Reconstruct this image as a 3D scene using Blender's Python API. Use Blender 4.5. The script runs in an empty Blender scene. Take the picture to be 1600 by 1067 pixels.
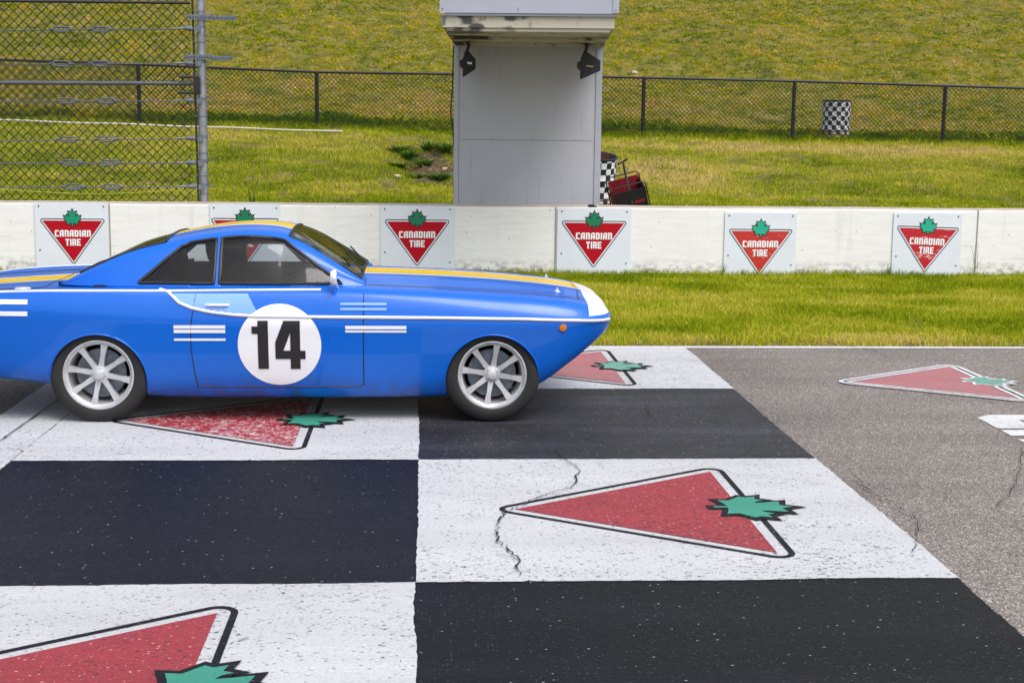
import bpy, bmesh, math, random
import numpy as np
from mathutils import Vector, Matrix
random.seed(7)
SC = bpy.context.scene
# ---------------------------------------------------------------- camera
cam_d = bpy.data.cameras.new("camera"); cam = bpy.data.objects.new("camera", cam_d)
SC.collection.objects.link(cam); SC.camera = cam
R_ = (0.99803062, -0.06171043, 0.01125676); U_ = (-0.00189116, 0.14976935, 0.98871915); F_ = (0.0627002, 0.98679327, -0.14935769)
M = Matrix(((R_[0], U_[0], -F_[0], 0), (R_[1], U_[1], -F_[1], 0), (R_[2], U_[2], -F_[2], 1.82), (0, 0, 0, 1)))
cam.matrix_world = M
cam_d.sensor_width = 36; cam_d.lens = 50.0; cam_d.clip_end = 500; cam_d.clip_start = 0.1
# ---------------------------------------------------------------- light
SUN_EL, SUN_AZ = math.radians(60), math.radians(146)     # azimuth clockwise from +Y: behind and left of the camera
w = bpy.data.worlds.new("World"); SC.world = w; w.use_nodes = True
wn = w.node_tree.nodes; wl = w.node_tree.links
bg = wn["Background"]
sky = wn.new("ShaderNodeTexSky"); sky.sky_type = 'NISHITA'; sky.sun_disc = False
sky.sun_elevation = SUN_EL; sky.sun_rotation = SUN_AZ; sky.dust_density = 4.0; sky.ozone_density = 1.0; sky.air_density = 1.0
hs = wn.new("ShaderNodeHueSaturation"); hs.inputs['Saturation'].default_value = 0.42
wl.new(sky.outputs[0], hs.inputs['Color']); wl.new(hs.outputs[0], bg.inputs[0]); bg.inputs[1].default_value = 0.15
sun_d = bpy.data.lights.new("sun", 'SUN'); sun = bpy.data.objects.new("sun", sun_d); SC.collection.objects.link(sun)
sun_d.energy = 1.3; sun_d.angle = math.radians(34); sun_d.color = (1.0, 0.975, 0.94)
sd = Vector((math.sin(SUN_AZ)*math.cos(SUN_EL), math.cos(SUN_AZ)*math.cos(SUN_EL), math.sin(SUN_EL)))
sun.rotation_euler = sd.to_track_quat('Z', 'Y').to_euler()
SC.view_settings.view_transform = 'Standard'; SC.view_settings.look = 'None'
SC.view_settings.exposure = 0.54; SC.view_settings.gamma = 1.0
SC.render.engine = 'CYCLES'
SC.cycles.max_bounces = 6; SC.cycles.transparent_max_bounces = 12

# ---------------------------------------------------------------- helpers
def link(o):
    SC.collection.objects.link(o); return o
def tag(o, label=None, cat=None, group=None, kind=None):
    if label: o['label'] = label
    if cat: o['category'] = cat
    if group: o['group'] = group
    if kind: o['kind'] = kind
    return o
def thing(name, loc, label, cat, group=None):
    o = link(bpy.data.objects.new(name, None)); o.location = loc; o.empty_display_size = .2
    return tag(o, label, cat, group)
def wloc(p):
    v = Vector((0, 0, 0))
    while p is not None:
        v += p.location; p = p.parent
    return v
def obj(name, me, mat, parent=None, smooth=None):
    """mesh given in world coordinates -> object (child vertices become local to its thing)"""
    me.name = name
    mats = mat if isinstance(mat, (list, tuple)) else [mat]
    if not me.materials:
        for m_ in mats: me.materials.append(m_)
    o = link(bpy.data.objects.new(name, me))
    if parent is not None:
        o.parent = parent; me.transform(Matrix.Translation(-wloc(parent)))
    if smooth is not None:
        bm = bmesh.new(); bm.from_mesh(me)
        for f in bm.faces: f.smooth = True
        for e in bm.edges:
            if len(e.link_faces) == 2 and e.calc_face_angle(0) > math.radians(smooth): e.smooth = False
        bm.to_mesh(me); bm.free()
    return o
class MB:
    def __init__(s): s.v = []; s.f = []; s.mi = []
    def add(s, vs, fs, mi=0):
        b = len(s.v); s.v += [tuple(x) for x in vs]; s.f += [tuple(i+b for i in f) for f in fs]; s.mi += [mi]*len(fs); return s
    def box(s, x0, x1, y0, y1, z0, z1, mi=0, bev=0.0):
        if bev <= 0:
            v = [(x, y, z) for z in (z0, z1) for y in (y0, y1) for x in (x0, x1)]
            return s.add(v, [(0, 2, 3, 1), (4, 5, 7, 6), (0, 1, 5, 4), (2, 6, 7, 3), (0, 4, 6, 2), (1, 3, 7, 5)], mi)
        bm = bmesh.new(); bmesh.ops.create_cube(bm, size=1)
        for q in bm.verts: q.co = Vector(((x0+x1)/2+q.co.x*(x1-x0), (y0+y1)/2+q.co.y*(y1-y0), (z0+z1)/2+q.co.z*(z1-z0)))
        bmesh.ops.bevel(bm, geom=bm.edges[:], offset=bev, segments=2, affect='EDGES')
        bm.verts.index_update(); s.add([q.co[:] for q in bm.verts], [[q.index for q in f.verts] for f in bm.faces], mi); bm.free(); return s
    def obox(s, c, ax, ay, az, mi=0):
        """box from centre and three half-axis vectors"""
        c, ax, ay, az = map(Vector, (c, ax, ay, az))
        v = [c+i*ax+j*ay+k*az for k in (-1, 1) for j in (-1, 1) for i in (-1, 1)]
        return s.add(v, [(0, 2, 3, 1), (4, 5, 7, 6), (0, 1, 5, 4), (2, 6, 7, 3), (0, 4, 6, 2), (1, 3, 7, 5)], mi)
    def tube(s, pts, r, n=8, mi=0, cap=True, rs=None):
        pts = [Vector(p) for p in pts]; m = len(pts); rings = []
        prev = None
        for i, p in enumerate(pts):
            t = (pts[min(i+1, m-1)]-pts[max(i-1, 0)]).normalized()
            if prev is None:
                a = Vector((0, 0, 1)) if abs(t.z) < .9 else Vector((1, 0, 0))
                u = t.cross(a).normalized()
            else:
                u = (prev-t*prev.dot(t)).normalized()
            prev = u; q = t.cross(u)
            rr = rs[i] if rs else r
            rings.append([p+rr*(math.cos(2*math.pi*k/n)*u+math.sin(2*math.pi*k/n)*q) for k in range(n)])
        vs = [x for rg in rings for x in rg]
        fs = [(i*n+k, i*n+(k+1) % n, (i+1)*n+(k+1) % n, (i+1)*n+k) for i in range(m-1) for k in range(n)]
        if cap: fs += [tuple(reversed(range(n))), tuple((m-1)*n+k for k in range(n))]
        return s.add(vs, fs, mi)
    def lathe(s, prof, c, axis='Z', n=32, mi=0, closed=False):
        """prof: (r, h) pairs around an axis through c"""
        c = Vector(c); vs = []
        for r, h in prof:
            for k in range(n):
                a = 2*math.pi*k/n; x, y = r*math.cos(a), r*math.sin(a)
                vs.append(c+(Vector((x, y, h)) if axis == 'Z' else Vector((x, h, y)) if axis == 'Y' else Vector((h, x, y))))
        m = len(prof); mm = m if closed else m-1
        fs = [(i*n+k, i*n+(k+1) % n, ((i+1) % m)*n+(k+1) % n, ((i+1) % m)*n+k) for i in range(mm) for k in range(n)]
        return s.add(vs, fs, mi)
    def mesh(s):
        me = bpy.data.meshes.new("m"); me.from_pydata(s.v, [], s.f)
        if any(s.mi):
            me.polygons.foreach_set("material_index", s.mi)
        bm = bmesh.new(); bm.from_mesh(me); bmesh.ops.recalc_face_normals(bm, faces=bm.faces[:]); bm.to_mesh(me); bm.free()
        me.update(); return me
    def build(s, name, mat, parent=None, smooth=None): return obj(name, s.mesh(), mat, parent, smooth)

def poly_mesh(loops, mapf):
    """filled polygon with holes (even-odd), loops of 2-D points, mapf(u,v)->world"""
    cu = bpy.data.curves.new("c", 'CURVE'); cu.dimensions = '2D'; cu.fill_mode = 'BOTH'
    for lp in loops:
        sp = cu.splines.new('POLY'); sp.points.add(len(lp)-1); sp.use_cyclic_u = True
        for q, (x, y) in zip(sp.points, lp): q.co = (x, y, 0, 1)
    o = bpy.data.objects.new("c", cu)
    me = bpy.data.meshes.new_from_object(o)
    bpy.data.objects.remove(o); bpy.data.curves.remove(cu)
    for v in me.vertices: v.co = mapf(v.co.x, v.co.y)
    me.update(); return me
def join_meshes(ms):
    vs = []; fs = []
    for me in ms:
        b = len(vs); vs += [v.co[:] for v in me.vertices]; fs += [tuple(i+b for i in p.vertices) for p in me.polygons]
        bpy.data.meshes.remove(me)
    me = bpy.data.meshes.new("j"); me.from_pydata(vs, [], fs); me.update(); return me
def sm(x, xs, ys):
    """smooth interpolation (Catmull-Rom Hermite) over increasing xs"""
    if x <= xs[0]: return ys[0]
    if x >= xs[-1]: return ys[-1]
    i = max(j for j in range(len(xs)-1) if xs[j] <= x); h = xs[i+1]-xs[i]; t = (x-xs[i])/h
    d = lambda j: 0 if j <= 0 and False else (ys[min(j+1, len(xs)-1)]-ys[max(j-1, 0)])/(xs[min(j+1, len(xs)-1)]-xs[max(j-1, 0)])
    a, b = ys[i], ys[i+1]; da, db = d(i)*h, d(i+1)*h
    return (2*t**3-3*t**2+1)*a+(t**3-2*t**2+t)*da+(-2*t**3+3*t**2)*b+(t**3-t**2)*db

# numpy value noise
def vnoise(x, y, seed=0):
    xi = np.floor(x).astype(np.int64); yi = np.floor(y).astype(np.int64); fx = x-xi; fy = y-yi
    fx = fx*fx*(3-2*fx); fy = fy*fy*(3-2*fy)
    def h(a, b):
        n = (a*374761393+b*668265263+seed*974634777) & 0xffffffff
        n = ((n ^ (n >> 13))*1274126177) & 0xffffffff
        return ((n ^ (n >> 16)) & 0xffff)/65535.0
    return (h(xi, yi)*(1-fx)+h(xi+1, yi)*fx)*(1-fy)+(h(xi, yi+1)*(1-fx)+h(xi+1, yi+1)*fx)*fy
def fbm(x, y, seed=0, o=3):
    s = 0; a = 1; t = 0
    for i in range(o):
        s = s+a*vnoise(x*2**i, y*2**i, seed+i*17); t += a; a *= .5
    return s/t

# ---------------------------------------------------------------- materials
def srgb(r, g, b):
    f = lambda c: (c/255/12.92) if c/255 <= .04045 else ((c/255+.055)/1.055)**2.4
    return (f(r), f(g), f(b), 1)
class Mat:
    def __init__(s, name, col=(.5, .5, .5, 1), rough=.6, metal=0.0, spec=.5, **kw):
        s.m = bpy.data.materials.new(name); s.m.use_nodes = True; s.n = s.m.node_tree.nodes; s.l = s.m.node_tree.links
        s.b = s.n['Principled BSDF']; s.out = s.n['Material Output']
        s.set('Base Color', col); s.set('Roughness', rough); s.set('Metallic', metal); s.set('Specular IOR Level', spec)
        for k, v in kw.items(): s.set(k.replace('_', ' '), v)
        s._co = None
    def set(s, k, v): s.b.inputs[k].default_value = v
    def co(s, scale=(1, 1, 1), which='Object'):
        tc = s.n.new('ShaderNodeTexCoord'); mp = s.n.new('ShaderNodeMapping'); mp.inputs['Scale'].default_value = scale
        s.l.new(tc.outputs[which], mp.inputs[0]); return mp.outputs[0]
    def noise(s, scale, detail=3, vec=None, rough=.5, out=0):
        n = s.n.new('ShaderNodeTexNoise'); n.inputs['Scale'].default_value = scale; n.inputs['Detail'].default_value = detail
        n.inputs['Roughness'].default_value = rough
        s.l.new(vec if vec is not None else s.co(), n.inputs['Vector']); return n.outputs[out]
    def voro(s, scale, vec=None, out='Distance', rnd=1.0):
        n = s.n.new('ShaderNodeTexVoronoi'); n.inputs['Scale'].default_value = scale; n.inputs['Randomness'].default_value = rnd
        s.l.new(vec if vec is not None else s.co(), n.inputs['Vector']); return n.outputs[out]
    def ramp(s, src, stops, interp='LINEAR'):
        r = s.n.new('ShaderNodeValToRGB'); r.color_ramp.interpolation = interp
        el = r.color_ramp.elements
        while len(el) < len(stops): el.new(.5)
        for e, (p, c) in zip(el, stops):
            e.position = p; e.color = c if isinstance(c, (tuple, list)) else (c, c, c, 1)
        s.l.new(src, r.inputs[0]); return r.outputs[0]
    def mix(s, fac, a, b, mode='MIX'):
        n = s.n.new('ShaderNodeMix'); n.data_type = 'RGBA'; n.blend_type = mode
        for sock, v in ((n.inputs[0], fac), (n.inputs[6], a), (n.inputs[7], b)):
            if hasattr(v, 'is_output') or hasattr(v, 'links'): s.l.new(v, sock)
            else: sock.default_value = v
        return n.outputs[2]
    def math(s, op, a, b=0.0):
        n = s.n.new('ShaderNodeMath'); n.operation = op
        for sock, v in ((n.inputs[0], a), (n.inputs[1], b)):
            if hasattr(v, 'links'): s.l.new(v, sock)
            else: sock.default_value = v
        return n.outputs[0]
    def sep(s, vec):
        n = s.n.new('ShaderNodeSeparateXYZ'); s.l.new(vec, n.inputs[0]); return n.outputs
    def color(s, c): s.l.new(c, s.b.inputs['Base Color']); return s
    def bump(s, h, strength=.3, dist=.01):
        b = s.n.new('ShaderNodeBump'); b.inputs['Strength'].default_value = strength; b.inputs['Distance'].default_value = dist
        s.l.new(h, b.inputs['Height']); s.l.new(b.outputs[0], s.b.inputs['Normal']); return s

def asphalt_nodes(m):
    v = m.co(which='Object')
    cell = m.voro(170, v, 'Color'); g = m.n.new('ShaderNodeSeparateColor'); m.l.new(cell, g.inputs[0])
    agg = m.ramp(g.outputs[0], [(0, srgb(72, 68, 66)), (.35, srgb(106, 98, 95)), (.75, srgb(134, 125, 120)), (.93, srgb(170, 162, 153)), (1, srgb(208, 202, 192))])
    big = m.ramp(m.noise(.7, 5, v), [(.3, .68), (.7, 1.04)])
    streak = m.ramp(m.noise(1.0, 4, m.co((.25, 3.0, 1))), [(.35, .88), (.65, 1.06)])
    c = m.mix(1.0, agg, big, 'MULTIPLY'); c = m.mix(1.0, c, streak, 'MULTIPLY')
    pit = m.ramp(m.voro(60, v, 'Distance'), [(0, .0), (.35, 1.0)])
    return c, g.outputs[0], pit, v
mA = Mat('asphalt', rough=.85)
c, h, pit, v = asphalt_nodes(mA); mA.color(c); mA.bump(mA.math('ADD', mA.math('MULTIPLY', h, .5), pit), .55, .006)

def paint(name, col, chipcol, amount, rough=.6, spots=None, spec=.4, big=.30, streak=False, tyre=False):
    """road paint over coarse asphalt: aggregate shows through in pits and worn spots"""
    m = Mat(name, rough=rough, spec=spec)
    v = m.co(which='Object'); vs = m.co((.62, 1.0, 1))
    n1 = m.noise(62, 3, vs, .62); n1b = m.noise(150, 2, vs, .5); n2 = m.noise(5, 4, v, .6); n3 = m.noise(.9, 3, v)
    t = m.math('ADD', m.math('MULTIPLY', n1, .72), m.math('MULTIPLY', n1b, .28))
    t = m.math('ADD', t, m.math('MULTIPLY', m.math('SUBTRACT', n2, .5), big*.55))
    t = m.math('ADD', t, m.math('MULTIPLY', m.math('SUBTRACT', n3, .5), big*.5))
    mask = m.ramp(t, [(1-amount-.02, 0.0), (1-amount+.03, 1.0)])
    fine = m.ramp(m.noise(130, 2, vs, .6), [(.30, .80), (.62, 1.04)])
    base = m.mix(1.0, col, fine, 'MULTIPLY')
    base = m.mix(1.0, base, m.ramp(m.noise(1.6, 6, m.co((.3, 1.5, 1)), .6), [(.3, .84), (.7, 1.04)]), 'MULTIPLY')
    if tyre:
        yy = m.sep(v)[1]
        for yc, wd_, k in ((9.0, .20, .55), (10.2, .22, .4), (6.2, .16, .30), (4.9, .18, .35)):
            dd = m.math('ABSOLUTE', m.math('ADD', m.math('SUBTRACT', yy, yc), m.math('MULTIPLY', m.math('SUBTRACT', m.noise(.35, 2, v), .5), .5)))
            base = m.mix(m.math('MULTIPLY', m.ramp(dd, [(wd_*.3, k), (wd_, 0.0)]), m.ramp(m.noise(1.0, 6, m.co((.8, 30, 1)), .6), [(.42, 0.0), (.62, .7)])), base, srgb(88, 84, 86))
    if streak: base = m.mix(1.0, base, m.ramp(m.noise(1.0, 7, m.co((.35, 2.4, 1)), .65), [(.32, .45), (.5, 1.0), (.68, 2.3)]), 'MULTIPLY')
    c = m.mix(mask, base, chipcol)
    for sp_ in (spots or []):
        d = m.voro(sp_[0], vs, 'Distance'); cc = m.voro(sp_[0], vs, 'Color')
        g = m.n.new('ShaderNodeSeparateColor'); m.l.new(cc, g.inputs[0])
        sp = m.math('MULTIPLY', m.ramp(d, [(sp_[1], 1.0), (sp_[1]+.06, 0.0)]), m.ramp(g.outputs[0], [(sp_[2], 0.0), (sp_[2]+.01, 1.0)]))
        c = m.mix(sp, c, sp_[3])
    m.color(c)
    m.bump(m.math('SUBTRACT', m.noise(85, 3, vs, .6), m.math('MULTIPLY', mask, .8)), .7, .006)
    return m.m
DK = srgb(36, 33, 36)
M_WPAINT = paint('white_road_paint', srgb(190, 191, 195), srgb(84, 80, 82), .385, spots=[(55, .19, .84, srgb(92, 88, 90)), (24, .10, .90, DK)], tyre=True)
M_WPAINT2 = paint('worn_white_road_paint', srgb(208, 208, 212), srgb(120, 112, 110), .40)
M_BPAINT = paint('black_road_paint', srgb(10, 9, 15), srgb(4, 4, 6), .44, rough=.5, spots=[(44, .11, .88, srgb(150, 148, 146)), (110, .22, .84, srgb(80, 78, 84))], spec=.22, streak=True)
M_BPAINT2 = paint('charcoal_road_paint', srgb(40, 39, 46), srgb(20, 19, 23), .44, rough=.5, spots=[(36, .13, .84, srgb(130, 128, 128)), (80, .22, .82, srgb(104, 101, 106))], spec=.34, streak=True)  # paler charcoal version of the black paint, laid on one far square
M_RPAINT = paint('red_road_paint', srgb(148, 50, 58), srgb(92, 42, 48), .41, spots=[(34, .16, .86, srgb(60, 30, 38)), (60, .20, .80, srgb(196, 140, 144)), (120, .22, .80, srgb(190, 120, 126))])
M_RPAINT2 = paint('scuffed_red_road_paint', srgb(150, 38, 50), srgb(204, 176, 178), .45)
M_RPAINT3 = paint('pale_red_road_paint', srgb(172, 104, 110), srgb(146, 118, 116), .46, spots=[(60, .2, .85, srgb(110, 90, 90))])
M_GPAINT = paint('green_road_paint', srgb(56, 140, 120), srgb(36, 84, 74), .36)
M_GPAINT2 = paint('pale_green_road_paint', srgb(104, 158, 142), srgb(130, 140, 132), .44)
M_KPAINT = paint('black_line_road_paint', srgb(26, 25, 31), srgb(90, 86, 90), .40, spec=.15)
M_CRACK = Mat('crack_dark', srgb(38, 34, 34), .95).m

# concrete barrier
mW = Mat('painted_concrete', rough=.75)
v = mW.co()
x, y, z = mW.sep(v)
base = mW.mix(mW.ramp(mW.noise(3.0, 5, mW.co((1, 1, 7))), [(.35, 0.0), (.7, 1.0)]), srgb(236, 236, 237), srgb(228, 227, 225))
dirt = mW.math('MULTIPLY', mW.ramp(z, [(.02, 1.0), (.24, 0.0)]), mW.ramp(mW.noise(14, 5, mW.co((1, 1, 1.6))), [(.40, 0.0), (.64, .9)]))
base = mW.mix(dirt, base, srgb(92, 86, 72))
run = mW.ramp(mW.noise(1.0, 5, mW.co((9, 9, .7)), .6), [(.60, 0.0), (.84, .30)])
base = mW.mix(run, base, srgb(150, 144, 134))
scf = mW.ramp(mW.noise(1.0, 6, mW.co((1.3, 1, 22)), .6), [(.64, 0.0), (.74, .30)])
base = mW.mix(scf, base, srgb(110, 106, 104))
pk = mW.math('MULTIPLY', mW.ramp(mW.voro(7, v, 'Distance'), [(.035, .9), (.07, 0.0)]), 1.0)
base = mW.mix(pk, base, srgb(120, 112, 104))
topn = mW.n.new('ShaderNodeNewGeometry'); tz = mW.sep(topn.outputs['Normal'])[2]
topc = mW.ramp(mW.noise(9, 5, mW.co((.5, 2, 1))), [(.3, srgb(150, 140, 128)), (.6, srgb(186, 177, 166)), (.8, srgb(206, 200, 192))])
base = mW.mix(mW.ramp(tz, [(.6, 0.0), (.8, 1.0)]), base, topc)
mW.color(base); mW.bump(mW.noise(30, 5, mW.co((1, 1, 4))), .35, .006); M_WALL = mW.m
M_JOINT = Mat('barrier_joint', srgb(150, 144, 132), .9).m

def plainmat(name, col, rough=.5, metal=0, var=.12, scale=8, spec=.5, **kw):
    m = Mat(name, rough=rough, metal=metal, spec=spec, **kw)
    m.color(m.mix(1.0, col, m.ramp(m.noise(scale, 4), [(.3, 1-var), (.7, 1+var*.4)]), 'MULTIPLY')); return m.m
M_SIGN = plainmat('sign_white', srgb(220, 226, 236), .42, var=.05, scale=4)
M_SRED = plainmat('sign_red', srgb(176, 4, 30), .55, var=.04, spec=.2)
def worn(name, col, amt, c2):
    m = Mat(name, rough=.5); n = m.noise(16, 6, m.co((.6, 1, 2.2)), .7)
    z = m.sep(m.co())[2]
    band = m.ramp(z, [(.24, 0.0), (.27, .16), (.33, .10), (.36, .0), (.50, .10), (.56, .03)])
    m.color(m.mix(m.ramp(m.math('ADD', n, band), [(amt, 0.0), (amt+.10, 1.0)]), col, c2)); return m.m
M_SRED2 = worn('sign_red_faded', srgb(188, 42, 36), .67, srgb(224, 196, 190))
M_SRED3 = worn('sign_red_scuffed', srgb(184, 14, 36), .63, srgb(228, 205, 208))
M_SGRN = plainmat('sign_green', srgb(8, 118, 84), .45, var=.05)
M_SGRN1 = plainmat('sign_green_mid', srgb(16, 142, 108), .45, var=.05)
M_SGRN2 = plainmat('sign_green_light', srgb(30, 172, 142), .45, var=.05)
M_SBLK = plainmat('sign_black', srgb(22, 24, 28), .5, var=.05)
M_SWHT = plainmat('letter_white', srgb(236, 236, 238), .45, var=.02)
M_GALV = plainmat('galvanised_steel', srgb(158, 162, 170), .42, .55, var=.30, scale=14)
M_GALVD = plainmat('weathered_steel', srgb(120, 126, 138), .5, .4, var=.3, scale=30)
M_CABLE = plainmat('dull_cable_steel', srgb(92, 97, 108), .55, .3, var=.3, scale=30)
M_BLKM = plainmat('black_coated_steel', srgb(34, 34, 40), .45, var=.1)
M_BLKW = plainmat('black_wire', srgb(30, 30, 30), .6, var=.1)
M_GREY = Mat('grey_panel_paint', rough=.38)
g = M_GREY; M_ = g.mix(g.ramp(g.noise(1.6, 4), [(.3, 0.0), (.7, 1.0)]), srgb(178, 179, 188), srgb(184, 185, 195))
sc = g.math('MULTIPLY', g.ramp(g.noise(9, 6, g.co((1, 1, 1.6))), [(.70, 0.0), (.80, .25)]), 1.0)
st2 = g.ramp(g.noise(1.0, 5, g.co((14, 14, .9)), .6), [(.58, 0.0), (.78, .35)])
g.color(g.mix(st2, g.mix(sc, M_, srgb(130, 130, 138)), srgb(120, 116, 112))); M_GREY = g.m
M_LGREY = plainmat('light_grey_panel_paint', srgb(170, 174, 187), .4, var=.04, scale=3)
mR = Mat('rusty_cream_paint', rough=.6); n = mR.noise(5, 6, mR.co((1, 1, 1)), .65)
cc = mR.mix(mR.ramp(n, [(.57, 0.0), (.66, .8)]), srgb(190, 184, 168), srgb(134, 88, 52))
xr = mR.math('ABSOLUTE', mR.sep(mR.co())[0]); en = mR.math('ADD', mR.noise(4.5, 5, mR.co((.6, 1, 1))), mR.ramp(xr, [(.35, 0.0), (.8, .16)]))
cc = mR.mix(mR.ramp(en, [(.62, 0.0), (.70, .9)]), cc, srgb(46, 41, 40)); mR.color(cc); M_RUST = mR.m
mC = Mat('checkered_wrap', rough=.5)    # 16 squares round the drum
v = mC.co(); X_ = mC.sep(v)
at = mC.n.new('ShaderNodeMath'); at.operation = 'ARCTAN2'; mC.l.new(X_[0], at.inputs[0]); mC.l.new(X_[1], at.inputs[1])
# 20 columns round, rows of .094 m
u = mC.math('MULTIPLY', at.outputs[0], 10/math.pi); zz = mC.math('ADD', mC.math('MULTIPLY', X_[2], 1/.094), mC.math('MULTIPLY', mC.math('SUBTRACT', mC.noise(9, 2), .5), .12))
fu = mC.math('FLOOR', mC.math('ADD', u, 40.2)); fz = mC.math('FLOOR', mC.math('ADD', zz, 40.0))
md = mC.math('MODULO', mC.math('ADD', fu, fz), 2.0)
mC.color(mC.mix(md, srgb(34, 34, 36), mC.ramp(mC.noise(22, 3), [(.3, srgb(212, 216, 226)), (.7, srgb(238, 238, 244))])))
mC.bump(mC.noise(11, 3), .3, .015); M_CHECK = mC.m
M_RIM = plainmat('blue_rim_steel', srgb(60, 70, 110), .4, .3)
M_RUSTD = plainmat('rusty_drum_steel', srgb(120, 82, 60), .7, .2, var=.4, scale=20)
M_WAGR = plainmat('red_canvas', srgb(140, 20, 34), .8, var=.2)
M_WAGK = plainmat('black_canvas', srgb(30, 27, 30), .8, var=.2)
M_PIPE = plainmat('white_pipe_plastic', srgb(196, 190, 178), .5, var=.15, scale=5)

# ground with straw and soil showing under the grass
mG = Mat('grassy_ground', rough=.95)
v = mG.co()
ca = mG.ramp(mG.noise(2.2, 6, v, .65), [(.30, srgb(88, 92, 20)), (.46, srgb(126, 120, 34)), (.60, srgb(150, 136, 60)), (.78, srgb(168, 140, 90))])
cb = mG.ramp(mG.noise(26, 4, mG.co((1, .6, 1)), .7), [(.3, .22), (.62, .80)])
cg = mG.mix(1.0, ca, cb, 'MULTIPLY')
px_, py_, pz_ = mG.sep(v)
def blob(cx, cy, rx, ry):
    a = mG.math('POWER', mG.math('MULTIPLY', mG.math('SUBTRACT', px_, cx), 1/rx), 2.0)
    b = mG.math('POWER', mG.math('MULTIPLY', mG.math('SUBTRACT', py_, cy), 1/ry), 2.0)
    d = mG.math('ADD', mG.math('ADD', a, b), mG.math('MULTIPLY', mG.math('SUBTRACT', mG.noise(3.2, 5, v), .5), 3.0))
    return mG.ramp(d, [(.35, 1.0), (1.0, 0.0)])
soil = mG.ramp(mG.noise(9, 5, v), [(.3, srgb(44, 34, 26)), (.55, srgb(84, 64, 48)), (.78, srgb(150, 122, 94))])
cg = mG.mix(blob(.22, 26.3, .58, 1.7), cg, soil)
mG.color(cg); mG.bump(mG.noise(30, 5, v, .7), .8, .03); M_GROUND = mG.m

def grassmat(name, stops, trans=.25):
    m = Mat(name, rough=.7, spec=.06)
    a = m.n.new('ShaderNodeAttribute'); a.attribute_name = 'tint'
    c = m.ramp(a.outputs['Fac'], stops); m.color(c)
    t = m.n.new('ShaderNodeBsdfTranslucent'); m.l.new(c, t.inputs[0])
    mx = m.n.new('ShaderNodeMixShader'); mx.inputs[0].default_value = trans
    m.l.new(m.b.outputs[0], mx.inputs[1]); m.l.new(t.outputs[0], mx.inputs[2]); m.l.new(mx.outputs[0], m.out.inputs[0])
    return m.m
M_GR = grassmat('grass_blades', [(0, srgb(72, 100, 6)), (.28, srgb(110, 130, 8)), (.52, srgb(156, 156, 16)), (.76, srgb(186, 164, 46)), (1, srgb(200, 168, 104))])
M_GR2 = grassmat('lush_grass_blades', [(0, srgb(84, 108, 10)), (.28, srgb(130, 150, 16)), (.52, srgb(172, 178, 32)), (.76, srgb(204, 190, 78)), (1, srgb(220, 194, 132))], .3)
M_WEED = grassmat('weed_leaves', [(0, srgb(50, 92, 24)), (1, srgb(110, 140, 60))])

# ---------------------------------------------------------------- terrain
PY = [-60, 11.70, 11.95, 17.3, 18.0, 19.0, 22.5, 24, 26, 28.3, 29.2, 30.5, 34, 40, 50, 70, 95]
PZ = [-.03, -.03, 0.005, .02, .40, .45, .53, .68, 1.10, 1.60, 1.72, 1.95, 3.15, 5.5, 9.4, 16, 20]
def ground_h(x, y):
    x = np.asarray(x, float); y = np.asarray(y, float)
    z = np.interp(y, PY, PZ)
    k = np.clip((y-22)/6, 0, 1); z = z-.0125*np.clip(x-2, -40, 40)*k
    b = np.clip((y-18.3)/1.5, 0, 1)
    z = z+b*(fbm(x*1.1, y*1.1, 3)-.5)*.12+np.clip((y-29)/3, 0, 1)*((fbm(x*.28, y*.28, 9)-.5)*.6+(fbm(x*1.3, y*2.6, 5)-.5)*.20+(fbm(x*2.6, y*6.0, 6)-.5)*.13)
    v = np.clip((y-12)/.6, 0, 1)*np.clip((17.4-y)/.6, 0, 1); z = z+v*(fbm(x*1.6, y*1.6, 21)-.45)*.05
    d = ((x-.15)/.65)**2+((y-26.4)/1.5)**2
    z = z-np.exp(-d)*(.26+.45*(fbm(x*3.5, y*3.5, 31)-.5))
    return z
def grid_mesh(xs, ys):
    X, Y = np.meshgrid(xs, ys); Z = ground_h(X, Y); nx, ny = len(xs), len(ys)
    V = np.stack([X.ravel(), Y.ravel(), Z.ravel()], 1)
    i = np.arange(ny-1)[:, None]*nx+np.arange(nx-1)[None, :]; i = i.ravel()
    Fc = np.stack([i, i+1, i+nx+1, i+nx], 1)
    return np_mesh(V, Fc)
def np_mesh(V, Fc, tint=None):
    me = bpy.data.meshes.new("g"); k = Fc.shape[1]
    me.vertices.add(len(V)); me.vertices.foreach_set("co", V.astype(np.float32).ravel())
    me.loops.add(Fc.size); me.loops.foreach_set("vertex_index", Fc.astype(np.int32).ravel())
    me.polygons.add(len(Fc)); me.polygons.foreach_set("loop_start", np.arange(0, Fc.size, k, dtype=np.int32))
    me.update(calc_edges=True)
    if tint is not None:
        a = me.attributes.new('tint', 'FLOAT', 'POINT'); a.data.foreach_set('value', tint.astype(np.float32))
    return me
xs = np.concatenate([np.linspace(-80, -16, 20)[:-1], np.linspace(-16, 20, 241), np.linspace(20, 90, 20)[1:]])
ys = np.concatenate([np.linspace(-60, 11.6, 10), np.linspace(11.7, 17.3, 60), np.linspace(17.4, 19, 14), np.linspace(19.1, 31, 110), np.linspace(31.1, 50, 210), np.linspace(50.5, 95, 30)])
gme = grid_mesh(xs, ys)
gme.polygons.foreach_set("use_smooth", [True]*len(gme.polygons))
tag(obj('ground', gme, M_GROUND), kind='structure')
road = MB(); road.add([(-80, -14, 0), (90, -14, 0), (90, 11.78, 0), (-80, 11.78, 0)], [(0, 1, 2, 3)])
tag(road.build('track', mA.m), kind='structure')

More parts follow.
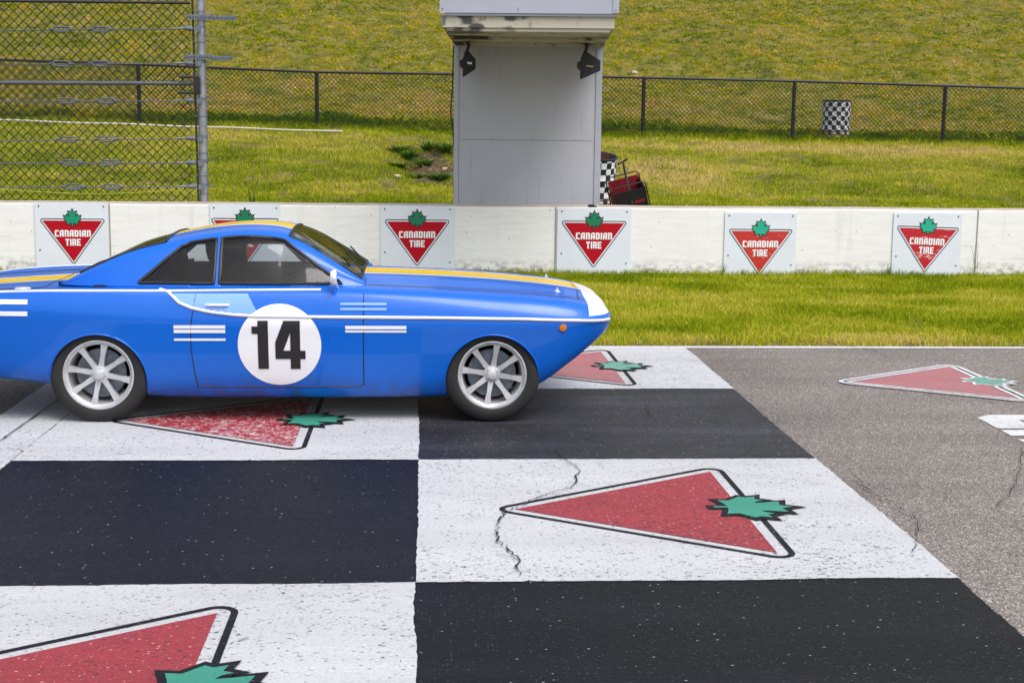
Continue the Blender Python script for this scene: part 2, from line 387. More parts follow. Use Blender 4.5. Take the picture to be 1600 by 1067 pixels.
# grass blades as real little faces
def blades(n, x0f, x1f, y0, y1, hgt, wid, seed, skip=None, tintf=None, lean=.5, hvar=None, seg2=True):
    rg = np.random.default_rng(seed)
    y = y0+(y1-y0)*rg.random(n); xa = x0f(y); xb = x1f(y); x = xa+(xb-xa)*rg.random(n)
    keep = np.ones(n, bool)
    if skip is not None: keep &= ~skip(x, y, rg.random(n))
    x = x[keep]; y = y[keep]; n = len(x); z = ground_h(x, y)-.006
    t = tintf(x, y)+(rg.random(n)-.5)*.52
    h = hgt*(.55+.9*rg.random(n))
    if hvar is not None: h = h*hvar(x, y)
    w = wid*(.6+.8*rg.random(n))
    a = rg.random(n)*2*np.pi; la = rg.random(n)*2*np.pi; ln = lean*h*rg.random(n)*1.3
    dx, dy = np.cos(a)*w/2, np.sin(a)*w/2; lx, ly = np.cos(la)*ln, np.sin(la)*ln
    b0 = np.stack([x-dx, y-dy, z], 1); b1 = np.stack([x+dx, y+dy, z], 1)
    tt = np.stack([x+lx, y+ly, z+h*.93], 1)
    if seg2:
        m0 = np.stack([x-dx*.8+lx*.35, y-dy*.8+ly*.35, z+h*.55], 1); m1 = np.stack([x+dx*.8+lx*.35, y+dy*.8+ly*.35, z+h*.55], 1)
        V = np.stack([b0, b1, m0, m1, tt], 1).reshape(-1, 3); i = np.arange(n)*5
        Fc = np.concatenate([np.stack([i, i+1, i+3], 1), np.stack([i, i+3, i+2], 1), np.stack([i+2, i+3, i+4], 1)])
        return np_mesh(V, Fc, np.clip(np.repeat(t, 5), 0, 1))
    V = np.stack([b0, b1, tt], 1).reshape(-1, 3); i = np.arange(n)*3
    return np_mesh(V, np.stack([i, i+1, i+2], 1), np.clip(np.repeat(t, 3), 0, 1))
TOW = (.2, 2.5, 17.2, 20.4)
def verge_t(x, y): return .46+(fbm(x*1.3, y*2.0, 41)-.5)*.7-.14*np.clip((y-15.5)/1.8, 0, 1)+.15*np.exp(-((y-12.0)/.35)**2)
def verge_hv(x, y): return .75+.6*fbm(x*2.5, y*2.5, 77)+.75*np.exp(-((y-17.28)/.09)**2)*(fbm(x*2.2, y, 5)+.2)
def verge_skip(x, y, r): return (y > 17.34) | (r < .75*np.clip(.30-fbm(x*3, y*3, 19), 0, .1)*10) | ((y < 11.95) & (r > np.clip((y-11.70)*4, 0, 1)*.5+1.5*(fbm(x*6, y*3, 8)-.5)))
tag(obj('verge_grass', blades(400000, lambda y: .0635*y-.40*y-1.8, lambda y: .0635*y+.40*y+1.8, 11.71, 17.36, .052, .0062, 1, verge_skip, verge_t, .9, verge_hv), M_GR2),
    'short green grass verge between the track and the white wall', 'grass', kind='stuff')
def mid_t(x, y):
    t = .40+(fbm(x*.8, y*1.8, 51)-.5)*.8+(fbm(x*3, y*6, 55)-.5)*.4+.16*np.clip((y-26)/2, 0, 1)
    t = t+.75*np.exp(-((x-4.4)/1.5)**2-((y-25.4)/.9)**2)*(.4+fbm(x*2, y*4, 3))
    t = t+.35*np.exp(-((y-27.8)/.35)**2)*np.clip((x-2)/2, 0, 1)
    return t-.26*np.exp(-((y-28.9)/.35)**2)
def mid_hv(x, y): return .7+.5*fbm(x*1.5, y*1.5, 71)+1.5*np.exp(-((y-28.85)/.28)**2)*(.3+fbm(x*1.8, y, 5))
def mid_skip(x, y, r):
    d = ((x-.22)/.55)**2+((y-26.3)/1.5)**2+(fbm(x*3, y*3, 61)-.5)*1.6
    inT = (x > TOW[0]) & (x < TOW[1]) & (y > 18.6) & (y < 20.0)
    return ((d < .75) & (r < .93)) | inT | (r < 1.3*np.clip(fbm(x*1.7, y*2.5, 13)-.62, 0, 1)*4)
tag(obj('slope_grass', blades(440000, lambda y: .0635*y-.38*y-2.4, lambda y: .0635*y+.38*y+2.4, 17.98, 29.4, .060, .010, 2, mid_skip, mid_t, .9, mid_hv), M_GR2),
    'mown grass bank between the wall and the chain-link fence', 'grass', kind='stuff')
def hill_t(x, y):
    n = fbm(x*.45, y*.6, 81, 4); s = fbm(x*2.2, y*5.0, 84)
    t = .43+(n-.5)*.6+(s-.5)*1.25+.42*np.exp(-((y-31.3)/1.0)**2)*(fbm(x*.5, y*.8, 15)*1.9-.55)
    return t-.36*np.clip((30.5-y)/.6, 0, 1)*(.55+.6*fbm(x*.9, y, 12))
def tufts(nt, per, x0f, x1f, y0, y1, hgt, wid, rad, seed, tintf, hvar):
    """grass growing in tussocks with darker gaps of ground between them"""
    rg = np.random.default_rng(seed)
    y = y0+(y1-y0)*rg.random(nt); x = x0f(y)+(x1f(y)-x0f(y))*rg.random(nt)
    tt_ = tintf(x, y)+(rg.random(nt)-.5)*.34; hv = hvar(x, y)*(.5+rg.random(nt))
    x = np.repeat(x, per); y = np.repeat(y, per); t = np.repeat(tt_, per); hv = np.repeat(hv, per); n = len(x)
    a = rg.random(n)*2*np.pi; r = rad*np.sqrt(rg.random(n)); bx = x+np.cos(a)*r*1.6; by = y+np.sin(a)*r*.75
    z = ground_h(bx, by)-.008; h = hgt*hv*(.5+.8*rg.random(n))*(1.15-.6*r/rad); w = wid*(.6+.8*rg.random(n)); b = rg.random(n)*2*np.pi
    dx, dy = np.cos(b)*w/2, np.sin(b)*w/2; lx, ly = np.cos(a)*h*.9, np.sin(a)*h*.6
    V = np.stack([np.stack([bx-dx, by-dy, z], 1), np.stack([bx+dx, by+dy, z], 1), np.stack([bx+dx*.6+lx*.4, by+dy*.6+ly*.4, z+h*.7], 1), np.stack([bx+lx, by+ly, z+h*.9], 1)], 1).reshape(-1, 3)
    i = np.arange(n)*4; t = t+(rg.random(n)-.5)*.2
    return np_mesh(V, np.concatenate([np.stack([i, i+1, i+2], 1), np.stack([i, i+2, i+3], 1)]), np.clip(np.repeat(t, 4), 0, 1))
def hill_hv(x, y): return .45+.9*fbm(x*2.2, y*5.0, 84)+1.3*np.clip((30.4-y)/.7, 0, 1)*(.4+fbm(x*1.5, y, 6))
tag(obj('hill_grass', tufts(100000, 9, lambda y: .0635*y-.38*y-3.5, lambda y: .0635*y+.38*y+3.5, 29.2, 49,   .062, .014, .040, 3, hill_t, hill_hv), M_GR),
    'rough yellow-green grass covering the steep hill behind the fence', 'grass', kind='stuff')

# ---------------------------------------------------------------- emblem shapes
LEAF_R = [(0, 1.12), (.15, .80), (.50, .88), (.40, .46), (.36, .20), (.52, .30), (.64, .50), (.73, .30), (1.0, .36), (.90, .10), (1.0, -.06), (.62, -.40), (.66, -.70), (.30, -.60), (.07, -.56), (.06, -.92)]
LEAF_R = [(x*.93, y*.93) for x, y in LEAF_R]
def leaf_base(): return [(x, y) for x, y in LEAF_R]+[(-x, y) for x, y in reversed(LEAF_R) if x > 0]
def leaf(d=.085):
    """leaf outline pushed outward by d (the dark edge of the emblem)"""
    P = leaf_base(); n = len(P); out = []
    for i in range(n):
        a = Vector(P[i-1]); b = Vector(P[i]); c_ = Vector(P[(i+1) % n]); e1 = (b-a).normalized(); e2 = (c_-b).normalized()
        n1 = Vector((-e1.y, e1.x)); n2 = Vector((-e2.y, e2.x)); nn = (n1+n2).normalized(); k = min(1/max(nn.dot(n1), .3), 2.4)
        out.append(tuple(b+nn*d*k))
    return out
def tri_off(w, h, d, seg=6):
    """downward triangle (top edge y=0, tip y=-h) offset outward by d with round corners"""
    P = [Vector((-w/2, 0)), Vector((0, -h)), Vector((w/2, 0))]; out = []
    for i in range(3):
        a, b, c_ = P[i-1], P[i], P[(i+1) % 3]; e1 = (b-a).normalized(); e2 = (c_-b).normalized()
        n1 = Vector((e1.y, -e1.x)); n2 = Vector((e2.y, -e2.x)); a1 = math.atan2(n1.y, n1.x); a2 = math.atan2(n2.y, n2.x)
        while a2 < a1: a2 += 2*math.pi
        if d <= 0: out.append(tuple(b)); continue
        for k in range(seg+1):
            t = a1+(a2-a1)*k/seg; out.append((b.x+d*math.cos(t), b.y+d*math.sin(t)))
    return out
LI = leaf_base()
LET = {
 'C': ([(.8, 7), (4, 7), (4, 5.4), (1.6, 5.4), (1.6, 1.6), (4, 1.6), (4, 0), (.8, 0), (0, .8), (0, 6.2)], []),
 'A': ([(1.4, 7), (4, 7), (4, 0), (2.45, 0), (2.45, 2.1), (1.55, 2.1), (1.55, 0), (0, 0), (0, 5.6)], [[(1.55, 3.4), (2.45, 3.4), (2.45, 5.5), (1.55, 5.5)]]),
 'N': ([(0, 7), (3.2, 7), (4, 6.2), (4, 0), (2.45, 0), (2.45, 5.5), (1.55, 5.5), (1.55, 0), (0, 0)], []),
 'D': ([(0, 7), (3, 7), (4, 6), (4, 1), (3, 0), (0, 0)], [[(1.55, 1.5), (2.45, 1.5), (2.45, 5.5), (1.55, 5.5)]]),
 'I': ([(0, 7), (1.55, 7), (1.55, 0), (0, 0)], []),
 'T': ([(0, 7), (4, 7), (4, 5.4), (2.78, 5.4), (2.78, 0), (1.22, 0), (1.22, 5.4), (0, 5.4)], []),
 'R': ([(0, 7), (3.2, 7), (4, 6.2), (4, 3.7), (3.4, 3.1), (4, 2.5), (4, 0), (2.45, 0), (2.45, 2.3), (1.55, 2.3), (1.55, 0), (0, 0)], [[(1.55, 3.7), (2.45, 3.7), (2.45, 5.6), (1.55, 5.6)]]),
 'E': ([(0, 7), (4, 7), (4, 5.5), (1.55, 5.5), (1.55, 4.2), (3.6, 4.2), (3.6, 2.8), (1.55, 2.8), (1.55, 1.5), (4, 1.5), (4, 0), (0, 0)], []),
 '1': ([(.3, 7), (2.6, 7), (2.6, 0), (.9, 0), (.9, 5.3), (.3, 5.3)], []),
}
LW = {'I': 1.55, '1': 3.0}
def text_loops(s, width, height, cx, y0):
    ww = [LW.get(ch, 4.0) for ch in s]; tot = sum(ww)+.75*(len(s)-1); k = width/tot; kv = height/7; x = cx-width/2; res = []
    for ch, wd in zip(s, ww):
        o, hs_ = LET[ch]; res.append([[(x+a*k, y0+b*kv) for a, b in lp] for lp in [o]+hs_]); x += (wd+.75)*k
    return res

# ---------------------------------------------------------------- painted track markings
CX0, CW, CY0, CD = -2.218, 2.2, 3.39, 2.13
def sheet(name, x0, x1, y0, y1, z, mat, parent, jit=.0):
    """paint laid down as a sheet with slightly wandering edges"""
    P = []; st_ = .02
    def edge(a, b, sd):
        n = max(2, int((Vector(b)-Vector(a)).length/st_)); d = (Vector(b)-Vector(a)).normalized(); nn = Vector((-d.y, d.x))
        for k in range(n):
            q = Vector(a).lerp(Vector(b), k/n); u = k*st_
            o_ = jit*((float(vnoise(np.array(u*28.0), np.array(sd), 3))-.5)+1.6*(float(vnoise(np.array(u*2.2), np.array(sd+.3), 5))-.5))
            P.append(q+nn*o_)
    edge((x0, y0), (x1, y0), x0+y0); edge((x1, y0), (x1, y1), x1+y0+3); edge((x1, y1), (x0, y1), x0+y1+5); edge((x0, y1), (x0, y0), x0+y0+7)
    return obj(name, poly_mesh([[tuple(p) for p in P]], lambda u, v: Vector((u, v, z))), mat, parent)
chk = thing('start_finish_marking', (0, 6, 0), 'giant black and white checkered start line painted across the track', 'road marking')
XM, XR = -.026, 2.20
rows = [(-.87, 1.26), (1.26, 3.39), (3.39, 5.52), (5.52, 7.65), (7.65, 9.78), (9.78, 11.64)]
for i, (a, b) in enumerate(rows):
    for cidx, (xa, xb) in enumerate(((CX0, XM), (XM, XR))):
        wht = (i+cidx) % 2 == 0
        if wht: sheet('white_square', xa, xb, a, b, .0065, M_WPAINT, chk, .010)
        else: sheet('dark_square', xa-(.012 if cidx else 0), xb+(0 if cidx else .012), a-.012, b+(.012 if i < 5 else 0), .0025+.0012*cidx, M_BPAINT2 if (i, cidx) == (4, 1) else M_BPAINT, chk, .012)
sheet('white_border', -2.63, CX0-.001, -.87, 11.64, .0055, M_WPAINT, chk, .006)
el = MB(); xsn = np.linspace(-14, 18, 161)
vv = []; ff = []
for i, x in enumerate(xsn):
    o_ = .012*(vnoise(np.array(x*2.3), np.array(0.5), 4)-.5)
    vv += [(x, 11.655+o_*.4, .0045), (x, 11.755+o_, .0045)]
    if i: ff.append((2*i-2, 2*i, 2*i+1, 2*i-1))
el.add(vv, ff); tag(el.build('edge_line', M_WPAINT2), kind='structure')

def ground_logo(cx_base, cy, label, mred, mgreen, mring, white_rings=False, sc=1.0):
    """triangle lying on its side: tip towards -X, top edge facing +X"""
    base_x = cx_base; z0 = .0095
    t = thing('painted_logo', (base_x-.5, cy, 0), label, 'painted logo', 'red triangle and leaf logos painted on the track')
    def mp(z): return lambda u, v: Vector((base_x+v*sc, cy-u*sc, z))
    W, H = 1.46, 1.09
    obj('red_triangle', poly_mesh([tri_off(W, H, 0)], mp(z0)), mred, t)
    if white_rings:
        obj('triangle_outline', poly_mesh([tri_off(W, H, .050), tri_off(W, H, .010)], mp(z0)), M_WPAINT2, t)
        obj('triangle_outline', poly_mesh([tri_off(W, H, .115), tri_off(W, H, .075)], mp(z0)), M_WPAINT2, t)
    else: obj('triangle_outline', poly_mesh([tri_off(W, H, .078), tri_off(W, H, .050)], mp(z0)), mring, t)
    s = .216
    obj('leaf_outline', poly_mesh([[(a*s, b*s+.046) for a, b in leaf(.115)]], mp(z0+.003)), M_WPAINT2 if white_rings else mring, t)
    obj('leaf', poly_mesh([[(a*s*.95, b*s*.95+.046) for a, b in LI]], mp(z0+.0055)), mgreen, t)
ground_logo(1.535, 6.605, 'clean red triangle and green leaf alone in the large middle white square', M_RPAINT, M_GPAINT, M_KPAINT)
ground_logo(1.455, 10.70, 'pale red triangle and leaf on the track just ahead of the car nose', M_RPAINT3, M_GPAINT2, M_KPAINT)
ground_logo(-.735, 8.70, 'scuffed red triangle and leaf painted beneath the blue car, half in its shadow', M_RPAINT2, M_GPAINT, M_KPAINT)
ground_logo(-.765, 4.44, 'dark red triangle and leaf cut off by the bottom left of the photo', M_RPAINT, M_GPAINT, M_KPAINT)
ground_logo(4.09, 10.04, 'faded pink triangle in two white outlines painted on the bare grey asphalt', M_RPAINT3, M_GPAINT2, M_KPAINT, True, .88)
# big white letters on the asphalt, reading towards the camera
lt = thing('painted_lettering', (3.9, 8.4, 0), 'large white letters painted on bare asphalt at the right edge of the track', 'painted lettering')
def lmap(u, v): return Vector((3.56+v, 8.86-u, .0045))
obj('letter', poly_mesh([[(a*.105, b*.15) for a, b in LET['C'][0]]], lmap), M_WPAINT2, lt)
obj('letter', poly_mesh([[(a*.105+.47, b*.15) for a, b in LET['A'][0]], [(a*.105+.47, b*.15) for a, b in LET['A'][1][0]]], lmap), M_WPAINT2, lt)

def crack(pts, wd, z, jit, seed, sub=7):
    rg = random.Random(seed); P = []
    for i in range(len(pts)-1):
        a, b = Vector(pts[i]), Vector(pts[i+1])
        for k in range(sub):
            p = a.lerp(b, k/sub); P.append(p+Vector((rg.uniform(-jit, jit)*.8, rg.uniform(-jit, jit)*1.2)))
    P.append(Vector(pts[-1])); m = MB(); vs = []; fs = []
    for i, p in enumerate(P):
        t = (P[min(i+1, len(P)-1)]-P[max(i-1, 0)]).normalized(); n = Vector((-t.y, t.x))
        ww = wd*.42*rg.choice((.5, .7, 1.0, 1.5))*(.3 if i in (0, len(P)-1) else 1)
        vs += [(p.x-n.x*ww, p.y-n.y*ww, z), (p.x+n.x*ww, p.y+n.y*ww, z)]
        if i: fs.append((2*i-2, 2*i, 2*i+1, 2*i-1))
    m.add(vs, fs); return tag(m.build('pavement_crack', M_CRACK), kind='structure')
CRK = [([(0.762, 7.943), (0.78, 7.673), (0.832, 7.334), (0.756, 6.998), (0.638, 6.874), (0.56, 6.79), (0.477, 6.637), (0.395, 6.547), (0.366, 6.415), (0.34, 6.257), (0.338, 6.056), (0.386, 5.913), (0.399, 5.776), (0.396, 5.562)], 0.009, 0.022), ([(1.475, 9.143), (1.452, 8.89), (1.464, 8.709)], 0.007, 0.01), ([(2.27, 7.282), (2.267, 6.971), (2.299, 6.635), (2.331, 6.45), (2.303, 6.265), (2.2, 6.011), (2.129, 5.841)], 0.007, 0.02), ([(3.711, 11.717), (3.739, 11.51), (3.74, 11.019)], 0.006, 0.01), ([(0.804, 8.754), (1.294, 8.77), (1.781, 8.746), (2.232, 8.743), (2.71, 8.68)], 0.005, 0.012), ([(-2.405, 8.097), (-2.407, 8.335), (-2.386, 9.269), (-2.38, 10.195)], 0.012, 0.004), ([(2.132, 8.845), (2.117, 8.744), (2.228, 8.644)], 0.004, 0.01), ([(2.786, 6.531), (3.204, 7.295), (3.502, 7.909)], 0.005, 0.03), ([(1.153, 7.3), (1.529, 7.467), (1.691, 7.25), (2.113, 7.039)], 0.0025, 0.03), ([(-3.285, 11.158), (-1.319, 11.236)], 0.004, 0.01), ([(1.023, 11.222), (2.828, 11.367), (4.862, 11.09)], 0.003, 0.004)]
for i, (pts, wd, jit) in enumerate(CRK):
    crack(pts, wd, .0165, jit*.75, 50+i, 6)
    if i in (0, 2, 7):
        rg = random.Random(90+i)
        for k in range(4):
            a = Vector(pts[rg.randrange(1, len(pts)-1)]); d = Vector((rg.uniform(-1, 1), rg.uniform(-1, 1))).normalized()*rg.uniform(.06, .16)
            crack([tuple(a), tuple(a+d*.5+Vector((.01, -.01))), tuple(a+d)], wd*.45, .0163, .008, 200+i*10+k, 3)

# ---------------------------------------------------------------- concrete wall
JX = [-9.6, -3.75, 1.62, 6.9, 12.6]
wall = thing('concrete_wall', (0, 17.6, 0), 'low white painted concrete wall with bare top running along the verge', 'wall')
bm = MB(); prof = [(17.40, -.1), (17.352, .05), (17.352, .835), (17.366, .85), (17.93, .85), (17.945, .835), (17.95, -.1)]
xs_ = np.arange(-16, 20.01, .25); vs = []; fs = []
for i, x in enumerate(xs_):
    dz = .010*(float(vnoise(np.array(x*.9), np.array(1.1), 2))-.5)
    for yy, zz_ in prof: vs.append((x, yy, zz_+(dz if zz_ > .5 else 0)))
    if i:
        n = len(prof)
        for k in range(n-1): fs.append(((i-1)*n+k, i*n+k, i*n+k+1, (i-1)*n+k+1))
fs += [tuple(range(len(prof)))[::-1], tuple((len(xs_)-1)*len(prof)+k for k in range(len(prof)))]
bm.add(vs, fs); bm.build('wall_body', M_WALL, wall)
for j in JX:
    m = MB(); m.box(j-.007, j+.007, 17.346, 17.40, .0, .852); m.build('joint', M_JOINT, wall)

def sign(x0, x1, zt, cxt, ztri, wout, label, mred, mgreen, rot=0, bolts=None, zb=.0):
    y = 17.335
    t = thing('wall_sign', ((x0+x1)/2, y, 0), label, 'sign', 'square triangle-logo signs along the wall')
    m = MB(); m.box(x0, x1, y, y+.012, zb-.02, zt, bev=.002); m.build('panel', M_SIGN, t)
    k = wout/813; w_ = 770*k; h_ = 534*k; ca, sa = math.cos(rot), math.sin(rot)
    def mp(d): return lambda u, v: Vector((cxt+(u*ca-v*sa), y-d, ztri-28*k+(u*sa+v*ca)))
    obj('red_triangle', poly_mesh([tri_off(w_, h_, 0)], mp(.002)), mred, t)
    obj('triangle_outline', poly_mesh([tri_off(w_, h_, .036*w_), tri_off(w_, h_, .022*w_)], mp(.002)), M_SBLK, t)
    s = .149*w_
    obj('leaf_outline', poly_mesh([[(a*s, b*s+.036*w_) for a, b in leaf()]], mp(.004)), M_SBLK, t)
    obj('leaf', poly_mesh([[(a*s, b*s+.036*w_) for a, b in LI]], mp(.006)), mgreen, t)
    L = text_loops('CANADIAN', .604*w_, .112*w_, 0, -.272*w_)+text_loops('TIRE', .255*w_, .116*w_, 0, -.424*w_)
    obj('lettering', join_meshes([poly_mesh(l, mp(.005)) for l in L]), M_SWHT, t)
    for (bx, bz) in (bolts or [(.06, .05), (.94, .05), (.06, .66), (.94, .80)]):
        m = MB(); m.lathe([(0.0, -.004), (.009, -.003), (.010, .001)], (x0+bx*(x1-x0), y-.001, zt-bz*(zt-zb)), 'Y', 10); m.build('screw', M_SBLK, t)
sign(-4.63, -3.765, .860, -4.185, .672, .745, 'clean square sign behind the blue car\'s tail, leftmost on the wall', M_SRED, M_SGRN1)
sign(-2.56, -1.712, .857, -2.14, .692, .79, 'square sign mostly hidden by the blue car\'s roof, only its leaf showing', M_SRED, M_SGRN)
sign(-.516, .384, .856, -.070, .69, .77, 'square sign above the car\'s windscreen base, grass covering its lower edge', M_SRED, M_SGRN)
sign(1.640, 2.55, .845, 2.093, .69, .782, 'clean deep red square sign on the wall below the checkered barrel', M_SRED, M_SGRN)
sign(3.71, 4.61, .806, 4.162, .604, .777, 'faded orange-red square sign with scratches, its triangle tip reaching the grass', M_SRED2, M_SGRN2)
sign(5.826, 6.697, .816, 6.266, .648, .772, 'scuffed square sign with a pale worn band through its letters, rightmost on the wall', M_SRED3, M_SGRN2, rot=-.03)

# ---------------------------------------------------------------- catch fence on the left
def mesh_wires(x0, x1, zlo, zhi, y, pitch, r, slope=0.0, dy=.004, yvar=0):
    """two families of 45 degree wires clipped to the panel; each wire a 3-sided bar"""
    m = MB(); W_, H_ = x1-x0, zhi-zlo; k = 1.0
    for fam in (0, 1):
        c0 = -H_
        n = int((W_+H_)/pitch)+1
        for i in range(n):
            s = c0+i*pitch
            # line x = s + t, z = t (t 0..H)
            ta = max(0, -s); tb = min(H_, W_-s)
            if tb-ta < .01: continue
            pa, pb = (s+ta, ta), (s+tb, tb)
            if fam: pa, pb = (W_-pa[0], pa[1]), (W_-pb[0], pb[1])
            A = (x0+pa[0], y+(dy if fam else -dy), zlo+pa[1]+slope*pa[0]); B = (x0+pb[0], y+(dy if fam else -dy), zlo+pb[1]+slope*pb[0])
            m.tube([A, B], r, 3, cap=False)
    return m
YF = 18.08
cf = thing('catch_fence', (-2.73, YF, .4), 'tall galvanised post with cables and black wire mesh behind the wall at left', 'fence')
m = MB(); m.tube([(-2.735, YF, .2), (-2.728, YF, 2.5), (-2.722, YF, 4.6)], .054, 20); m.build('post', M_GALV, cf, 40)
mesh_wires(-9.0, -2.86, .80, 4.6, YF-.02, .112, .0056).build('wire_mesh', M_BLKW, cf)
m = MB(); m.tube([(-2.80, YF-.03, .85), (-2.835, YF-.03, 4.6)], .013, 8); m.build('tension_bar', M_BLKM, cf)
m = MB(); m.tube([(-9, YF-.03, 3.235), (-2.85, YF-.03, 3.27)], .019, 8); m.build('top_rail', M_BLKM, cf)
m = MB(); m.tube([(-9, YF-.03, 2.245), (-2.84, YF-.03, 2.298)], .024, 12); m.build('brace_pipe', M_CABLE, cf, 40)
for k_, (zL, zR, sh) in enumerate([(2.913, 2.956, 0), (2.506, 2.539, -.02), (2.059, 2.087, .04), (1.584, 1.625, .03), (1.31, 1.325, .06), (1.011, 1.031, .08)]):
    zz_ = lambda x: zL+(zR-zL)*(x+5.15)/2.3
    cb_ = MB(); pts = [(x, YF-.05, zz_(x)-.012*math.sin(math.pi*min(max((x+9)/6.2, 0), 1))) for x in np.linspace(-9, -2.80, 14)]
    cb_.tube(pts, .0075, 6); cab = cb_.build('cable', M_CABLE, cf)
    for xb in (-4.40+sh, -3.93+sh):
        tb = MB()
        for s_ in (-1, 1):
            tb.tube([(xb-.12, YF-.05, zz_(xb)), (xb-.08, YF-.05, zz_(xb)+s_*.028), (xb+.08, YF-.05, zz_(xb)+s_*.028), (xb+.12, YF-.05, zz_(xb))], .012, 6)
        tb.tube([(xb-.15, YF-.05, zz_(xb)), (xb-.09, YF-.05, zz_(xb))], .015, 8); tb.tube([(xb+.09, YF-.05, zz_(xb)), (xb+.15, YF-.05, zz_(xb))], .015, 8)
        tb.build('turnbuckle', M_CABLE, cab)
    cl = MB(); zc = zR+.005
    cl.lathe([(.056, -.012), (.064, -.012), (.064, .012), (.056, .012)], (-2.73, YF, zc+.03), 'Z', 20, closed=True)
    cl.obox((-2.755, YF-.065, zc-.005), (.035, 0, 0), (0, .010, 0), (0, 0, .035))
    cl.tube([(-2.66, YF-.03, zc+.01), (-2.60, YF-.03, zc+.01)], .006, 6)
    cl.build('clamp', M_GALVD, cf)
    sk = MB(); sk.lathe([(0, -.07), (.018, -.06), (.030, -.02), (.034, .03), (.020, .05), (0, .055)], (-2.87, YF-.05, zc), 'X', 10)
    sk.tube([(-3.05, YF-.05, zc-.005), (-2.93, YF-.05, zc)], .013, 6); sk.build('cable_socket', M_GALVD, cf)
for zc in (3.17, 2.80, 1.90, 1.45, 1.17, .95):
    cl = MB(); cl.lathe([(.055, -.005), (.060, -.005), (.060, .005), (.055, .005)], (-2.73, YF, zc), 'Z', 20, closed=True); cl.tube([(-2.80, YF-.05, zc), (-2.82, YF-.05, zc+.01)], .008, 5); cl.build('wire_band', M_GALVD, cf)
for zc, xa, xb in ((3.094, -2.895, -2.287), (2.613, -2.92, -2.335)):
    br = MB(); br.box(xa, xa+.36, YF-.075, YF-.058, zc-.026, zc+.034); br.box(xa+.34, xb, YF-.095, YF-.078, zc-.030, zc+.024)
    n = int((xb-xa)/.032)
    b = br.build('perforated_bracket', M_GALVD, cf)
    hm = MB()
    for i in range(n):
        xx = xa+.02+i*.032
        yy = YF-.0775 if xx < xa+.34 else YF-.0975
        hm.box(xx-.007, xx+.007, yy, yy+.002, zc-(.007 if xx < xa+.34 else .014), zc+(.010 if xx < xa+.34 else .002))
    h_ = hm.build('slot', M_BLKM, b); h_['kind'] = 'stuff'
hg = MB(); hg.box(-2.82, -2.745, YF-.11, YF-.06, 2.17, 2.37, bev=.008); hg.tube([(-3.0, YF-.08, 2.375), (-2.76, YF-.08, 2.378)], .017, 8); hg.tube([(-3.0, YF-.08, 2.185), (-2.76, YF-.08, 2.185)], .017, 8)
hg.build('hinge_bracket', M_BLKM, cf)
# yellow cord hanging along the foot of the mesh
M_CORD = plainmat('yellow_cord', srgb(160, 168, 60), .6)
m = MB(); m.tube([(x, YF-.06, .985-.05*abs(math.sin((x+5.2)*1.5))) for x in np.linspace(-6.2, -2.95, 40)], .0045, 5)
tag(m.build('yellow_cord', M_CORD), 'thin yellow cord sagging along the foot of the left wire mesh', 'cord')

# ---------------------------------------------------------------- far chain-link fence
FY = 28.9
def fz(x): return float(np.interp(x, [-14, -5.6, -2.1, .6, 4.45, 7.52, 10.65, 20], [1.98, 1.80, 1.70, 1.70, 1.68, 1.65, 1.60, 1.45]))
ff_ = thing('chain_link_fence', (1, FY, 1.6), 'long low black chain-link fence with posts crossing the foot of the hill', 'fence')
for x in (-12.2, -8.9, -5.60, -2.11, 1.2, 4.44, 7.52, 10.65, 13.8, 17):
    m = MB(); m.tube([(x, FY, fz(x)-.35), (x, FY, fz(x)+1.11)], .040, 10); m.lathe([(.043, 0), (.043, .03), (.02, .055), (0, .058)], (x, FY, fz(x)+1.11), 'Z', 10); m.build('post', M_BLKM, ff_, 40)
m = MB(); m.tube([(x, FY, fz(x)+1.14) for x in np.linspace(-13.5, 18.5, 40)], .026, 8); m.build('top_rail', M_BLKM, ff_, 60)
m = MB()
xs2 = [-13.5, -8.9, -5.6, -2.11, 1.2, 4.44, 7.52, 10.65, 13.8, 18.5]
for a, b in zip(xs2[:-1], xs2[1:]):
    q = mesh_wires(a, b, fz(a)-.04, fz(a)+1.15, FY-.045, .088, .0056, (fz(b)-fz(a))/(b-a)); m.add(q.v, q.f)
m.build('wire_mesh', M_BLKW, ff_)
# white pipe lying on the ground
m = MB(); m.tube([(x, 28.42, float(ground_h(x, 28.42))*0+float(np.interp(x, [-12, -8.17, -1.58], [1.915, 1.829, 1.681]))+.006*math.sin(x*3)) for x in np.linspace(-12, -1.58, 40)], .019, 10)
tag(m.build('white_pipe', M_PIPE), 'long thin white pipe lying on the grass along the fence', 'pipe')

# ---------------------------------------------------------------- tower
TO = Vector((.405, 18.85, 0)); th = math.radians(6); TU = Vector((math.cos(th), -math.sin(th), 0)); TN = Vector((-math.sin(th), -math.cos(th), 0))
def T(s, n, z): return TO+TU*s+TN*n+Vector((0, 0, z))
def tbox(mb, s0, s1, n0, n1, z0, z1, mi=0):
    v = [T(s, n, z) for z in (z0, z1) for n in (n0, n1) for s in (s0, s1)]
    return mb.add(v, [(0, 2, 3, 1), (4, 5, 7, 6), (0, 1, 5, 4), (2, 6, 7, 3), (0, 4, 6, 2), (1, 3, 7, 5)], mi)
tw = thing('gantry_tower', (.405+.97, 18.4, .4), 'grey panelled start gantry column with an overhanging box head behind the wall', 'tower')
TWd = 1.925
tbox(MB(), .012, TWd-.012, -1.0, -.012, .3, 3.0).build('column', M_GREY, tw)
tbox(MB(), .065, TWd-.085, -.011, 0.0, .3, 1.640).build('front_panel', M_GREY, tw)
tbox(MB(), .065, TWd-.085, -.011, 0.002, 1.646, 2.86).build('front_panel', M_GREY, tw)
